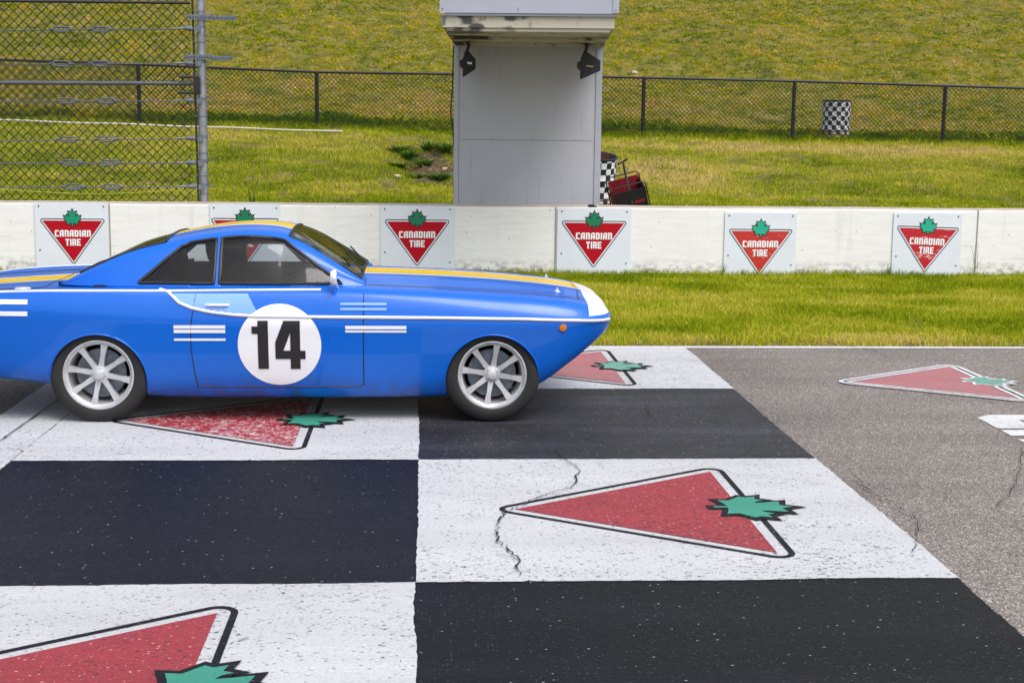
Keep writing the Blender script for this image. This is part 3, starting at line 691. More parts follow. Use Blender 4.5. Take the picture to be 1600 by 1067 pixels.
tbox(MB(), 0, .060, -.02, .012, .3, 2.90).build('corner_trim', M_GREY, tw)
tbox(MB(), TWd-.080, TWd, -.02, .012, .3, 2.90).build('corner_trim', M_LGREY, tw)
for z in np.arange(.9, 2.8, .30):
    for s_ in (.03, TWd-.045):
        m = MB(); c_ = T(s_, .012, z); m.lathe([(.0, -.004), (.006, -.003), (.007, .0)], c_, 'Y', 8); m.build('rivet', M_GALVD, tw)
for s_ in (.50, 1.02, 1.58):
    c_ = T(s_, .004, 1.66); m = MB(); m.lathe([(.0, -.004), (.007, -.003), (.008, .0)], c_, 'Y', 8); m.build('rivet', M_GALVD, tw)
# soffit and head
so = MB(); z0, z1 = 2.87, 2.99
P = [(.13, 3.14), (1.985, 3.14), (TWd+.015, -.05), (-.01, -.05)]
so.add([T(a, b, z0) for a, b in P]+[T(a, b, z1) for a, b in P], [(0, 1, 2, 3), (7, 6, 5, 4), (0, 4, 5, 1), (1, 5, 6, 2), (2, 6, 7, 3), (3, 7, 4, 0)])
so.build('soffit', M_RUST, tw)
for n_ in (3.05, 1.55, .30):
    m = MB(); wi = .155-(.165)*(3.14-n_)/3.19
    tbox(m, wi+.03, 1.94, n_-.11, n_+.07, 2.832, 2.868); m.build('soffit_beam', M_RUST, tw)
hd = MB(); tbox(hd, .155, 1.995, -1.0, 3.17, 2.992, 5.6); hd.build('head_box', M_LGREY, tw)
tbox(MB(), .105, 2.025, 3.172, 3.188, 3.02, 5.6).build('head_panel', M_LGREY, tw)
tbox(MB(), .105, .165, 3.189, 3.197, 3.01, 5.6).build('head_trim', M_LGREY, tw)
tbox(MB(), 1.965, 2.03, 3.189, 3.197, 3.03, 5.6).build('head_trim', M_LGREY, tw)
for s_ in (.135, .95, 1.998):
    for z in (3.06, 3.6, 4.2):
        m = MB(); m.lathe([(.0, -.004), (.007, -.003), (.008, .0)], T(s_, 3.2, z), 'Y', 8); m.build('rivet', M_GALVD, tw)
tbox(MB(), .13, .165, -.9, 3.15, 2.90, 2.985).build('head_side_flange', M_GALVD, tw)
# conduit down the left side
m = MB(); m.tube([T(-.015, -.05, 2.85), T(-.03, -.08, 2.3), T(-.055, -.1, 2.0), T(-.02, -.08, 1.75), T(-.0, -.06, 1.5)], .010, 6); m.build('side_cable', M_BLKM, tw)
# floodlights hung under the soffit
M_HOUS = plainmat('lamp_housing_black', srgb(40, 40, 44), .5, .2)
M_LENS = Mat('lamp_glass', srgb(60, 62, 66), .08).m
M_STICK = plainmat('white_sticker', srgb(238, 240, 244), .5)
M_YST = plainmat('yellow_sticker', srgb(190, 180, 110), .5)
def flood(px, label, sc, yaw, wide):
    s_, n_, zt_ = px
    base = T(s_, n_, zt_)
    t = thing('floodlight', base, label, 'floodlight', 'black floodlights hanging under the gantry head')
    R = Matrix.Rotation(yaw, 3, 'Z')
    def L(x, y, z): return base+R @ Vector((x*sc, y*sc, z*sc))
    m = MB(); m.tube([L(0, 0, .02), L(.02, 0, -.05), L(.0, 0, -.12), L(-.01, 0, -.20)], .028*sc, 8); m.tube([L(-.02, 0, -.12), L(-.07, 0, -.27)], .013*sc, 6); m.build('hanger', M_HOUS, t)
    # lamp body side silhouette (x,z), extruded in y
    w_ = wide
    sil = [(-.05, -.16), (.02, -.14), (.15*w_, -.27), (.15*w_, -.43), (-.06, -.56), (-.075, -.55), (-.075, -.42), (-.10, -.41), (-.12, -.38), (-.12, -.29), (-.075, -.27)]
    vs = [L(x, y, z) for y in (-.10, .10) for x, z in sil]; n = len(sil)
    fs = [tuple(range(n)), tuple(range(2*n-1, n-1, -1))]+[(i, (i+1) % n, n+(i+1) % n, n+i) for i in range(n)]
    m = MB(); m.add(vs, fs); hb = m.build('housing', M_HOUS, t)
    for k in range(3):
        f = MB(); zz = -.30-.035*k; f.obox(L(-.125, 0, zz), R @ Vector((.012*sc, 0, 0)), R @ Vector((0, .085*sc, 0)), (0, 0, .006*sc)); f.build('cooling_fin', M_HOUS, hb)
    g_ = MB(); g_.add([L(.152*w_, -.085, -.285), L(.152*w_, .085, -.285), L(.152*w_, .085, -.415), L(.152*w_, -.085, -.415)], [(0, 1, 2, 3)]); g_.build('lens', M_LENS, t)
    st = MB()
    if w_ < 1.2: st.obox(L(.035, -.102, -.335), R @ Vector((.040*sc, 0, -.004*sc)), (0, .0015, 0), (0, 0, .018*sc)); st.build('sticker', M_STICK, t)
    else: st.obox(L(.06, -.102, -.36), R @ Vector((.055*sc, 0, -.005*sc)), (0, .0015, 0), (0, 0, .009*sc)); st.build('sticker', M_YST, t)
flood((.20, .42, 2.86), 'narrow black floodlight with white sticker under the left end of the gantry head', .76, 0, .9)
flood((1.70, .45, 2.86), 'broad black floodlight under the right end of the gantry head', .78, 0, 1.55)

# ---------------------------------------------------------------- barrels
def barrel(x, y, z, h, r, label, grp, tilt=(0, 0, 0)):
    t = thing('barrel', (x, y, z), label, 'barrel', grp)
    pr = [(r*.97, 0), (r*.985, h*.02)]
    for k in range(1, 40):
        f = k/40; pr.append((r*(1.0-.045*(1-f))+(.012 if abs(f-.33) < .02 or abs(f-.64) < .02 else 0)+.003*math.sin(k*2.1), h*f))
    pr += [(r*1.0, h*.985)]
    MB().lathe(pr, (x, y, z), 'Z', 64).build('checkered_wrap', M_CHECK, t, 50)
    MB().lathe([(r*.965, h*.99), (r*.965, .05), (0.0, .05)], (x, y, z), 'Z', 40).build('drum_inside', M_RUSTD, t, 50)
    MB().lathe([(r*1.0, h*.975), (r*1.035, h*.985), (r*1.035, h*1.008), (r*.995, h*1.012), (r*.975, h*1.0), (r*.975, h*.975)], (x, y, z), 'Z', 64).build('rim', M_RIM, t, 50)
    t.rotation_euler = tilt
barrel(2.69, 22.4, .50, .90, .29, 'checkered barrel right beside the grey gantry column', 'checkered steel barrels', (.20, .05, 0))
barrel(8.53, 29.32, 1.54, .88, .29, 'checkered barrel standing in grass behind the far chain-link fence', 'checkered steel barrels')

# ---------------------------------------------------------------- folding wagon
wg = thing('folding_wagon', (2.98, 20.5, .5), 'tipped red and black folding wagon with raised pull handle beside the checkered barrel', 'wagon')
Rw = Matrix.Rotation(math.radians(-15), 3, 'Y') @ Matrix.Rotation(math.radians(17), 3, 'X')
wc = Vector((2.99, 20.5, .72))
def Wp(x, y, z): return wc+Rw @ Vector((x, y, z))
def quadbox(mb, a, b, c, d, th=.008):
    a, b, c, d = map(Vector, (a, b, c, d)); n = (b-a).cross(d-a).normalized()*th
    mb.add([a, b, c, d, a+n, b+n, c+n, d+n], [(0, 1, 2, 3), (7, 6, 5, 4), (0, 4, 5, 1), (1, 5, 6, 2), (2, 6, 7, 3), (3, 7, 4, 0)])
X, D, Ht = .225, .22, .40
m = MB(); quadbox(m, Wp(-X, -D, -.1), Wp(X, -D, -.1), Wp(X, -D, Ht-.10), Wp(-X, -D, Ht-.10)); quadbox(m, Wp(-X, -D, -.1), Wp(-X, D, -.1), Wp(-X, D, .12), Wp(-X, -D, .12)); quadbox(m, Wp(X, -D, -.1), Wp(X, D, -.1), Wp(X, D, Ht-.1), Wp(X, -D, Ht-.1)); quadbox(m, Wp(-X, -D, -.1), Wp(X, -D, -.1), Wp(X, D, -.1), Wp(-X, D, -.1)); m.build('black_body', M_WAGK, wg)
m = MB(); quadbox(m, Wp(-X, D, -.1), Wp(X, D, -.1), Wp(X, D, Ht-.06), Wp(-X, D, Ht-.06)); quadbox(m, Wp(-X-.002, -D*.3, -.08), Wp(-X-.002, D, -.1), Wp(-X-.002, D, Ht-.06), Wp(-X-.002, -D*.3, Ht-.12)); m.build('red_lining', M_WAGR, wg)
for a, b, c, d in ((-X*.8, -.05, .05, .10), (.04, X*.85, .09, .13), (.08, .15, -.03, -.01)):
    m = MB(); quadbox(m, Wp(a, -D-.012, c), Wp(b, -D-.012, c), Wp(b, -D-.012, d), Wp(a, -D-.012, d)); m.build('red_strap', M_WAGR, wg)

m = MB()
for yy in (-D-.02, D+.01):
    m.tube([Wp(-X-.02, yy, -.14), Wp(-X-.02, yy, Ht-.05), Wp(-X+.02, yy, Ht-.01), Wp(X-.03, yy, Ht-.01), Wp(X+.02, yy, Ht-.05), Wp(X+.03, yy, -.16)], .010, 8)
m.tube([Wp(X+.02, -D-.02, -.1), Wp(X+.02, D, .2)], .008, 6); m.build('frame', M_BLKM, wg)
m = MB(); m.tube([Wp(.0, -D-.02, .10), Wp(.02, -.02, .42), Wp(.03, .06, .62)], .016, 8); m.tube([Wp(-.05, .06, .61), Wp(-.03, .062, .635), Wp(.03, .065, .64), Wp(.10, .065, .665)], .014, 8); m.build('pull_handle', M_BLKM, wg)
for sx in (-1, 1):
    for sy in (-1, 1):
        m = MB(); c_ = Wp(sx*(X-.01), sy*(D+.02), -.17); m.lathe([(.0, -.016), (.05, -.016), (.055, 0), (.05, .016), (0, .016)], c_, 'Y', 16); m.build('wheel', M_BLKM, wg)

# ---------------------------------------------------------------- small plants, stones
def tuft(x, y, hgt, n, wd, seed, label, z=None, name='weed', spread=.10, cat='weed', grp='weeds at the foot of the wall'):
    rg = random.Random(seed); z = float(ground_h(x, y)) if z is None else z; V = []; Fq = []; t_ = []
    for i in range(n):
        a = rg.uniform(0, 6.28); l = rg.uniform(.1, 1)*spread; h = hgt*rg.uniform(.5, 1); w_ = wd*rg.uniform(.6, 1.2); b0 = len(V)
        bx, by = x+rg.uniform(-.2, .2)*spread, y+rg.uniform(-.15, .15)*spread; dx, dy = math.cos(a+1.57)*w_/2, math.sin(a+1.57)*w_/2
        if y < 17.4: l_y = -abs(math.sin(a))*l*.6
        else: l_y = math.sin(a)*l
        for k, (f, ws_) in enumerate(((0, .8), (.5, 1.), (.85, .6))):
            q = f*f; V += [(bx+math.cos(a)*l*q-dx*ws_, by+l_y*q-dy*ws_, z+h*f), (bx+math.cos(a)*l*q+dx*ws_, by+l_y*q+dy*ws_, z+h*f)]
        V.append((bx+math.cos(a)*l*1.1, by+l_y*1.1, z+h*.96))
        Fq += [(b0, b0+1, b0+3), (b0, b0+3, b0+2), (b0+2, b0+3, b0+5), (b0+2, b0+5, b0+4), (b0+4, b0+5, b0+6)]
        t_ += [rg.random()]*7
    me = np_mesh(np.array(V), np.array(Fq), np.array(t_)); return tag(obj(name, me, M_WEED), label, cat, grp)
tuft(3.70, 17.31, .17, 12, .006, 1, 'thin green weed at the left edge of the faded orange-red sign')
tuft(3.95, 17.28, .11, 14, .007, 2, 'small weed in front of the faded orange-red sign')
tuft(5.78, 17.30, .21, 12, .007, 3, 'upright green weed left of the rightmost scuffed sign')
tuft(6.18, 17.27, .09, 14, .010, 4, 'low leafy weed in front of the rightmost scuffed sign')
tuft(6.86, 17.25, .50, 6, .0045, 5, 'tall thin grass stalks beside the rightmost sign', spread=.22)
tuft(-.25, 17.28, .13, 16, .006, 6, 'weed tuft before the sign above the car\'s windscreen base')
tuft(2.75, 17.30, .12, 18, .006, 7, 'weed tuft on bare wall right of the deep red sign')
tuft(-2.25, 19.0, .62, 26, .016, 8, 'tall bluish weed behind the wall right of the galvanised post', spread=.16, grp='weeds behind the wall')
for i, (x, y, h) in enumerate(((-.25, 26.9, .20), (.35, 25.4, .18), (.42, 27.4, .22), (-.12, 25.9, .16), (.02, 26.5, .22), (-.42, 27.3, .16), (.12, 27.6, .22), (-.45, 26.3, .13), (.2, 26.0, .14))):
    tuft(x, y, h, 130, .024, 20+i, 'dark leafy weed growing in the bare earth patch left of the gantry column', spread=.42, grp='weeds in the bare earth patch')
M_STONE = plainmat('pale_stone', srgb(186, 172, 150), .9, var=.3, scale=20)
def stone(x, y, s, label, z=None, m=None, seed=0):
    bm_ = bmesh.new(); bmesh.ops.create_icosphere(bm_, subdivisions=2, radius=1); rg = random.Random(seed)
    z = float(ground_h(x, y)) if z is None else z
    for q in bm_.verts: q.co = Vector((x+q.co.x*s*(1+rg.uniform(-.15, .15)), y+q.co.y*s*.8, z+s*.25+q.co.z*s*.6*(1+rg.uniform(-.15, .15))))
    me = bpy.data.meshes.new('s'); bm_.to_mesh(me); bm_.free(); return tag(obj('stone', me, m or M_STONE, None, 60), label, 'stone', 'pale stones on the bank')
stone(.42, 26.6, .08, 'pale stone at the right edge of the bare earth patch', seed=1)
stone(-.45, 25.4, .07, 'small pale stone low in the bare earth patch', seed=2)
stone(5.0, 34.0, .09, 'single white stone on the hill right of the gantry column', seed=3, z=None)
m = MB(); m.box(2.02, 2.10, 17.36, 17.42, .852, .885, bev=.006); m.box(2.09, 2.13, 17.38, 17.41, .853, .87, bev=.004)
tag(m.build('wall_clip', M_BLKM), 'small black clip lying on the wall top above the deep red sign', 'clip')
# ---------------------------------------------------------------- racing coupe
CY = 9.45
car = thing('race_car', (-.76, CY, 0), 'blue classic racing coupe with white number circle crossing the start line', 'car')
XS = [-3.16, -3.12, -3.0, -2.7, -2.3, -1.97, -1.5, -1.0, -.5, 0, .43, .7, .93, 1.08, 1.165, 1.205]
ZT = [.60, .70, .755, .785, .812, .835, .85, .86, .868, .857, .835, .812, .785, .752, .71, .655]
ZS = [.60, .71, .77, .805, .822, .825, .825, .83, .832, .815, .795, .780, .755, .725, .69, .65]
WS = [.55, .66, .715, .755, .775, .775, .76, .745, .735, .73, .72, .71, .68, .61, .51, .36]
WM = [.60, .72, .78, .82, .845, .85, .845, .84, .84, .84, .845, .84, .81, .745, .64, .47]
ZM = [.58, .66, .69, .70, .70, .68, .655, .645, .64, .64, .64, .64, .640, .64, .635, .625]
ZB = [.42, .36, .32, .28, .24, .19, .155, .150, .150, .155, .18, .22, .37, .485, .545, .575]
def cr(P, n):
    """Catmull-Rom through 2-D points, n samples a span"""
    out = []; P = [Vector(p) for p in P]
    for i in range(len(P)-1):
        p0 = P[i-1] if i else P[i]*2-P[i+1]; p1, p2 = P[i], P[i+1]; p3 = P[i+2] if i+2 < len(P) else P[i+1]*2-P[i]
        for k in range(n):
            t = k/n; out.append(.5*((2*p1)+(-p0+p2)*t+(2*p0-5*p1+4*p2-p3)*t*t+(-p0+3*p1-3*p2+p3)*t**3))
    out.append(P[-1]); return out
def sect(x):
    zt, zs, ws, wm, zm, zb = (sm(x, XS, A) for A in (ZT, ZS, WS, WM, ZM, ZB))
    wb = wm-.065; h = zt-zs
    fin = max(0, min(1, (-1.2-x)/.8))*max(0, min(1, (x+3.1)/.2))
    P = [(0, zt), (ws*.40, zt-h*.12+.003), (ws*.72, zt-h*.62-.004-fin*.008), (ws, zs-.006), (ws+(wm-ws)*.62, zs-(zs-zm)*.34), (wm, zm),
         (wm-.006, zm-.22*(zm-zb)), (wm-.026, zm-.55*(zm-zb)), (wm-.058, zm-.84*(zm-zb)), (wb-.055, zb), (wb-.20, zb-.004), (0, zb-.004)]
    return cr(P, 4)
_c = {}
def side_y(x, z):
    k = round(x, 3)
    if k not in _c:
        S = sect(k); j = max(range(len(S)), key=lambda i: S[i].x); _c[k] = ([S[i] for i in range(12, 37)])
    S = _c[k]
    for a, b in zip(S[:-1], S[1:]):
        if a.y >= z >= b.y: t = (a.y-z)/max(a.y-b.y, 1e-6); return a.x+(b.x-a.x)*t
    return S[0].x if z > S[0].y else S[-1].x
def top_z(x, y):
    S = sect(x); y = abs(y)
    for a, b in zip(S[:-1], S[1:]):
        if a.x <= y <= b.x: return a.y+(b.y-a.y)*(y-a.x)/max(b.x-a.x, 1e-6)
    return S[12].y
# paint with centre stripe
mB = Mat('blue_car_paint', rough=.32, spec=.3, Coat_Weight=.40, Coat_Roughness=.05)
v = mB.co(); q = mB.sep(v)
ay = mB.math('ABSOLUTE', q[1]); blue = (.0, .112, .56, 1); yel = srgb(238, 196, 40); wht = srgb(232, 234, 240)
iny = mB.math('LESS_THAN', ay, .15); inw = mB.math('MULTIPLY', mB.math('LESS_THAN', ay, .205), mB.math('GREATER_THAN', ay, .165))
up = mB.math('GREATER_THAN', q[2], .60)
c = mB.mix(mB.math('MULTIPLY', inw, up), blue, wht); c = mB.mix(mB.math('MULTIPLY', iny, up), c, yel)
nose = mB.math('MULTIPLY', mB.math('GREATER_THAN', q[0], 1.03+.76), mB.math('GREATER_THAN', q[2], .665))
c = mB.mix(nose, c, wht)
gr = mB.math('MULTIPLY', mB.ramp(q[2], [(.16, .55), (.34, 0.0)]), mB.ramp(mB.noise(9, 5, v), [(.40, 0.0), (.65, 1.0)]))
c = mB.mix(gr, c, srgb(58, 56, 66)); mB.color(c); mB.l.new(mB.ramp(mB.noise(5, 4, v), [(.3, .26), (.7, .40)]), mB.b.inputs['Roughness']); M_CAR = mB.m
M_WELL = Mat('wheel_well_dark', (.008, .008, .010, 1), .9).m
M_CHROME = Mat('bright_trim', srgb(235, 236, 240), .18, 0.35).m
M_DWHITE = plainmat('white_decal', srgb(230, 230, 236), .4, var=.03)
M_LBLUE = Mat('painted_sheen_decal_blue', srgb(120, 165, 235), .25, Coat_Weight=.6).m  # painted sheen of the rear wing; the pale decal bars share this blue
M_DBLK = Mat('black_decal', srgb(30, 30, 34), .45).m
M_TYRE = plainmat('tyre_rubber', srgb(36, 35, 36), .8, var=.2)
M_ALU = plainmat('wheel_silver', srgb(206, 206, 210), .34, .45, var=.25, scale=12)
M_INT = Mat('cabin_black', (.012, .012, .014, 1), .8).m
M_RUBBER = Mat('window_seal', (.012, .012, .014, 1), .5).m

st = sorted(set([round(a, 3) for a in np.arange(-3.16, 1.18, .04)]+[1.205, 1.19, 1.175, 1.15, -3.14, -3.155]))
bv = []; bf = []
for i, x in enumerate(st):
    S = sect(x); half = [(p.x, p.y) for p in S]; full = half+[(-a, b) for a, b in reversed(half[1:-1])]; n = len(full)
    bv += [(x, CY+a, b) for a, b in full]
    if i: bf += [((i-1)*n+k, (i-1)*n+(k+1) % n, i*n+(k+1) % n, i*n+k) for k in range(n)]
bf += [tuple(range(n)), tuple(reversed([(len(st)-1)*n+k for k in range(n)]))]
bmh = MB(); bmh.add(bv, bf); bme = bmh.mesh()
body_tmp = link(bpy.data.objects.new('tmp', bme))
def cutter(mb):
    o = link(bpy.data.objects.new('cut', mb.mesh())); md_ = body_tmp.modifiers.new('b', 'BOOLEAN'); md_.operation = 'DIFFERENCE'; md_.solver = 'EXACT'; md_.object = o; return o
WX = (-1.965, .43); WR = .30; WCZ = .285
cuts = []
for wx in WX:
    for s in (-1, 1):
        cuts.append(cutter(MB().lathe([(0, s*.56), (.291, s*.56), (.291, s*.95), (0, s*.95)], (wx, CY, WCZ-.022), 'Y', 64)))
cuts.append(cutter(MB().box(-2.02, -.50, CY-.64, CY+.64, .30, 1.2)))
dg = bpy.context.evaluated_depsgraph_get(); dg.update()
cut_me = bpy.data.meshes.new_from_object(body_tmp.evaluated_get(dg))
for o in cuts+[body_tmp]: bpy.data.objects.remove(o)
cut_me.materials.clear(); cut_me.materials.append(M_CAR); cut_me.materials.append(M_WELL)
body = obj('body', cut_me, [M_CAR, M_WELL], car, 32)
for p in cut_me.polygons:
    c_ = p.center; x, y, z = c_.x-.76, c_.y, c_.z; p.material_index = 0
    for wx in WX:
        if math.hypot(x-wx, z-WCZ+.022) < .296 and abs(y) > .55 and abs(y) < side_y(x, max(z, .2))-.012: p.material_index = 1
    if -2.03 < x < -.49 and abs(y) < .645 and z > .29 and z < min(.9, top_z(x, y)-.01): p.material_index = 1
    if abs(p.normal.y) < .2 and z < .25: p.material_index = 1

def side_cells(name, inside, x0, x1, z0, z1, step, mat, parent, off=.003, yf=side_y, sides=(-1,)):
    m = MB(); nx = int(round((x1-x0)/step)); nz = int(round((z1-z0)/step)); idx = {}
    for s in sides:
        idx = {}; V = []; Fq = []
        for i in range(nx):
            for j in range(nz):
                if not inside(x0+(i+.5)*step, z0+(j+.5)*step): continue
                q_ = []
                for (a, b) in ((i, j), (i+1, j), (i+1, j+1), (i, j+1)):
                    if (a, b) not in idx:
                        X_, Z_ = x0+a*step, z0+b*step; idx[(a, b)] = len(V); V.append((X_, CY+s*(yf(X_, Z_)+off), Z_))
                    q_.append(idx[(a, b)])
                Fq.append(q_ if s < 0 else q_[::-1])
        m.add(V, Fq)
    return m.build(name, mat, parent, 60)
# white number circle with number (right side, and the same on the left side)
RC = (-.868, .490, .252)
def disc(s):
    V = [(RC[0], CY+s*(side_y(RC[0], RC[1])+.003), RC[1])]; Fq = []; n = 72; rr = [RC[2]*k/14 for k in range(1, 15)]
    for r in rr:
        for k in range(n):
            x, z = RC[0]+r*math.cos(2*math.pi*k/n), RC[1]+r*math.sin(2*math.pi*k/n); V.append((x, CY+s*(side_y(x, z)+.003), z))
    for k in range(n):
        Fq.append((0, 1+k, 1+(k+1) % n))
        for i in range(13): a = 1+i*n; Fq.append((a+k, a+n+k, a+n+(k+1) % n, a+(k+1) % n))
    m = MB(); m.add(V, Fq); return m.build('number_circle', M_DWHITE, car, 60)
rds = {s: disc(s) for s in (-1, 1)}
def num_in(sgn):
    def f(x, z):
        x = (x-RC[0])*sgn; z = z-RC[1]
        if -.13 < x < -.068 and -.15 < z < .15: return True
        if -.165 < x <= -.13 and .07 < z < .115: return True
        if .065 < x < .125 and -.15 < z < .15: return True
        if -.025 < x < .155 and -.085 < z < -.035: return True
        if -.025 < x < .065 and -.035 <= z < .15 and abs(x-(-.012+.45*(z+.035)*.85)) < .034: return True
        return False
    return f
side_cells('number', num_in(1), RC[0]-.18, RC[0]+.18, RC[1]-.16, RC[1]+.16, .0035, M_DBLK, rds[-1], .006, sides=(-1,))
side_cells('number', num_in(-1), RC[0]-.18, RC[0]+.18, RC[1]-.16, RC[1]+.16, .0035, M_DBLK, rds[1], .006, sides=(1,))
# light on the bulging wing painted as paler blue, enclosed by the rising trim
TR = [(1.19, .628), (.95, .643), (.6, .655), (0, .661), (-.6, .664), (-1.0, .668), (-1.14, .676), (-1.28, .692), (-1.40, .718), (-1.48, .752), (-1.53, .80)]
def tr_z(x): return float(np.interp(x, [p[0] for p in TR][::-1], [p[1] for p in TR][::-1]))
for s_ in (-1, 1): side_cells('painted_sheen_decal_blue', lambda x, z: z > tr_z(x)+.012 and z < .800 and -1.50 < x < -1.06-(.8-z)*-.55, -1.52, -.95, .67, .81, .005, M_LBLUE, car, .0025, sides=(s_,))
for s in (-1, 1):
    m = MB(); m.tube([(x, CY+s*(side_y(x, z)+.002), z) for x, z in [(float(a), tr_z(a)) for a in np.arange(1.17, -1.50, -.04)]+[(-1.51, .785), (-1.54, .810), (-1.59, .822)]], .0105, 8); m.build('side_trim', M_CHROME, car, 60)
    m = MB(); m.tube([(x, CY+s*(sm(x, XS, WS)+.022), sm(x, XS, ZS)-.012) for x in np.arange(-.62, -3.10, -.05)], .0095, 8); m.build('fin_trim', M_CHROME, car, 60)
# sponsor marks: bars of small unreadable white lettering as seen in the photo
def bars(x0, x1, rows_, name, mat):
    m = None
    for (za, zb_) in rows_:
        o = side_cells(name, lambda x, z: za <= z <= zb_, x0, x1, za, zb_, .007, mat, car, .003)
bars(-1.50, -1.19, [(.565, .586), (.592, .613), (.517, .531)], 'white_decal', M_DWHITE)
bars(-.47, -.10, [(.570, .584), (.591, .612)], 'white_decal', M_DWHITE)
bars(-3.02, -2.36, [(.735, .763), (.665, .693)], 'white_decal', M_DWHITE)
bars(-.50, -.22, [(.705, .719), (.735, .749)], 'pale_blue_decal', M_LBLUE)
for wx in WX:
    for s in (-1, 1):
        m = MB(); L = []
        for a in np.linspace(math.radians(-14), math.radians(194), 40):
            x, z = wx+.294*math.cos(a), WCZ-.022+.294*math.sin(a)
            if z < max(sm(x, XS, ZB)+.02, .17): continue
            L.append((x, CY+s*(side_y(x, z)-.001), z))
        m.tube(L, .0065, 6); m.build('wheel_arch_lip', M_CAR, car, 60)
for s in (-1, 1):
    m = MB(); m.lathe([(0, .014), (.020, .012), (.026, .0)], (0, 0, 0), 'Z', 14); m.v = [(.86+x, CY+s*(side_y(.86, .60)+z-.004), .60+y) for x, y, z in m.v]; m.build('side_repeater', Mat('amber_lens', srgb(200, 110, 20), .2).m, car)
def top_line(name, pts, r_=.003):
    m = MB(); m.tube([(x, CY+y, top_z(x, y)+.0005) for x, y in pts], r_, 5); return m.build(name, M_DBLK, car)
top_line('bonnet_gap', [(x, -.585-.02*(x > .9)) for x in np.linspace(-.34, .98, 24)]+[(.985, -.5), (1.0, -.3), (1.005, 0), (1.0, .3), (.985, .5)]+[(x, .585) for x in np.linspace(.98, -.34, 24)])
top_line('boot_gap', [(-2.33, y) for y in np.linspace(-.5, .5, 12)]+[(x, .56) for x in np.linspace(-2.36, -3.0, 12)]+[(-3.02, y) for y in np.linspace(.5, -.5, 12)]+[(x, -.56) for x in np.linspace(-3.0, -2.36, 12)]+[(-2.33, -.5)])
for yy in (-.42, .42):
    m = MB(); z_ = top_z(.86, yy); m.lathe([(0, .022), (.006, .020), (.006, .004), (.020, .003), (.021, -.003)], (.86, CY+yy, z_), 'Z', 12); m.build('bonnet_pin', M_CHROME, car, 40)
# door and wing shut lines
for s in (-1, 1):
    m = MB()
    def line(pts, w_=.0035):
        m.tube([(x, CY+s*(side_y(x, z)+.000), z) for x, z in pts], w_, 6)
    line([(-.36, z) for z in np.linspace(.80, .24, 16)]+[(-.39, .225)]); line([(-.39+(-.98)*t, .225) for t in np.linspace(0, 1, 14)])
    line([(-1.37-.03*math.sin(t*3.14), .225+(.57)*t) for t in np.linspace(0, 1, 16)]); m.build('door_gap', M_DBLK, car)
    m = MB(); c_ = Vector((-1.24, CY+s*(side_y(-1.24, .735)+.016), .735)); m.tube([c_+Vector((-.07, -s*.012, 0)), c_+Vector((-.05, 0, 0)), c_+Vector((.05, 0, 0)), c_+Vector((.07, -s*.012, 0))], .008, 8); m.build('door_handle', M_CHROME, car)
# wheels
for wx in WX:
    for s in (-1, 1):
        yo = CY+s*.800
        tyre = MB(); W_ = .205
        prf = [(.205, -.005), (.215, .004), (.245, .006), (.272, .0), (.290, -.014), (.298, -.032), (.300, -.06), (.300, -.145), (.297, -.175), (.28, -.198), (.24, -.205), (.205, -.195)]
        wh = link(bpy.data.objects.new('wheel', tyre.lathe([(r, h*s) for r, h in prf], (wx, yo, .300), 'Y', 56, closed=True).mesh()))
        wh.data.name = 'wheel'; wh.data.materials.append(M_TYRE); wh.parent = car; wh.data.transform(Matrix.Translation(-car.location))
        for p in wh.data.polygons: p.use_smooth = True
        wc_ = Vector((wx, yo, .300))
        rim = MB().lathe([(r, h*s) for r, h in [(.212, -.012), (.214, .002), (.205, .004), (.196, -.012), (.186, -.02), (.176, -.08), (.172, -.17), (.20, -.19)]], wc_, 'Y', 48)
        rim.lathe([(0, -.006*s), (.018, -.006*s), (.030, -.010*s), (.034, -.03*s), (.052, -.034*s), (.056, -.07*s), (0, -.075*s)], wc_, 'Y', 24)
        for k in range(8):
            a = 2*math.pi*k/8+.2+wx; d = Vector((math.cos(a), 0, math.sin(a))); tt = Vector((-math.sin(a), 0, math.cos(a)))
            vs = []
            for rr, ww, hh in ((.045, .017, -.036), (.12, .013, -.024), (.188, .021, -.016)):
                for e in (-1, 1):
                    for dp in (0, -.03): vs.append(wc_+d*rr+tt*ww*e+Vector((0, s*(hh+dp), 0)))
            fs = []
            for b in (0, 4): fs += [(b, b+4, b+6, b+2), (b+1, b+3, b+7, b+5), (b, b+1, b+5, b+4), (b+2, b+6, b+7, b+3)]
            rim.add(vs, fs)
            nb = wc_+d*.038+Vector((0, s*-.031, 0))
            if k % 2 == 0: rim.lathe([(0, .008*s), (.007, .006*s), (.008, -.004*s)], nb, 'Y', 8)
        rim.build('rim', M_ALU, wh, 35)
        MB().lathe([(0, -.085*s), (.150, -.085*s), (.152, -.100*s), (0, -.102*s)], wc_, 'Y', 32).build('brake_disc', M_GALVD, wh, 35)

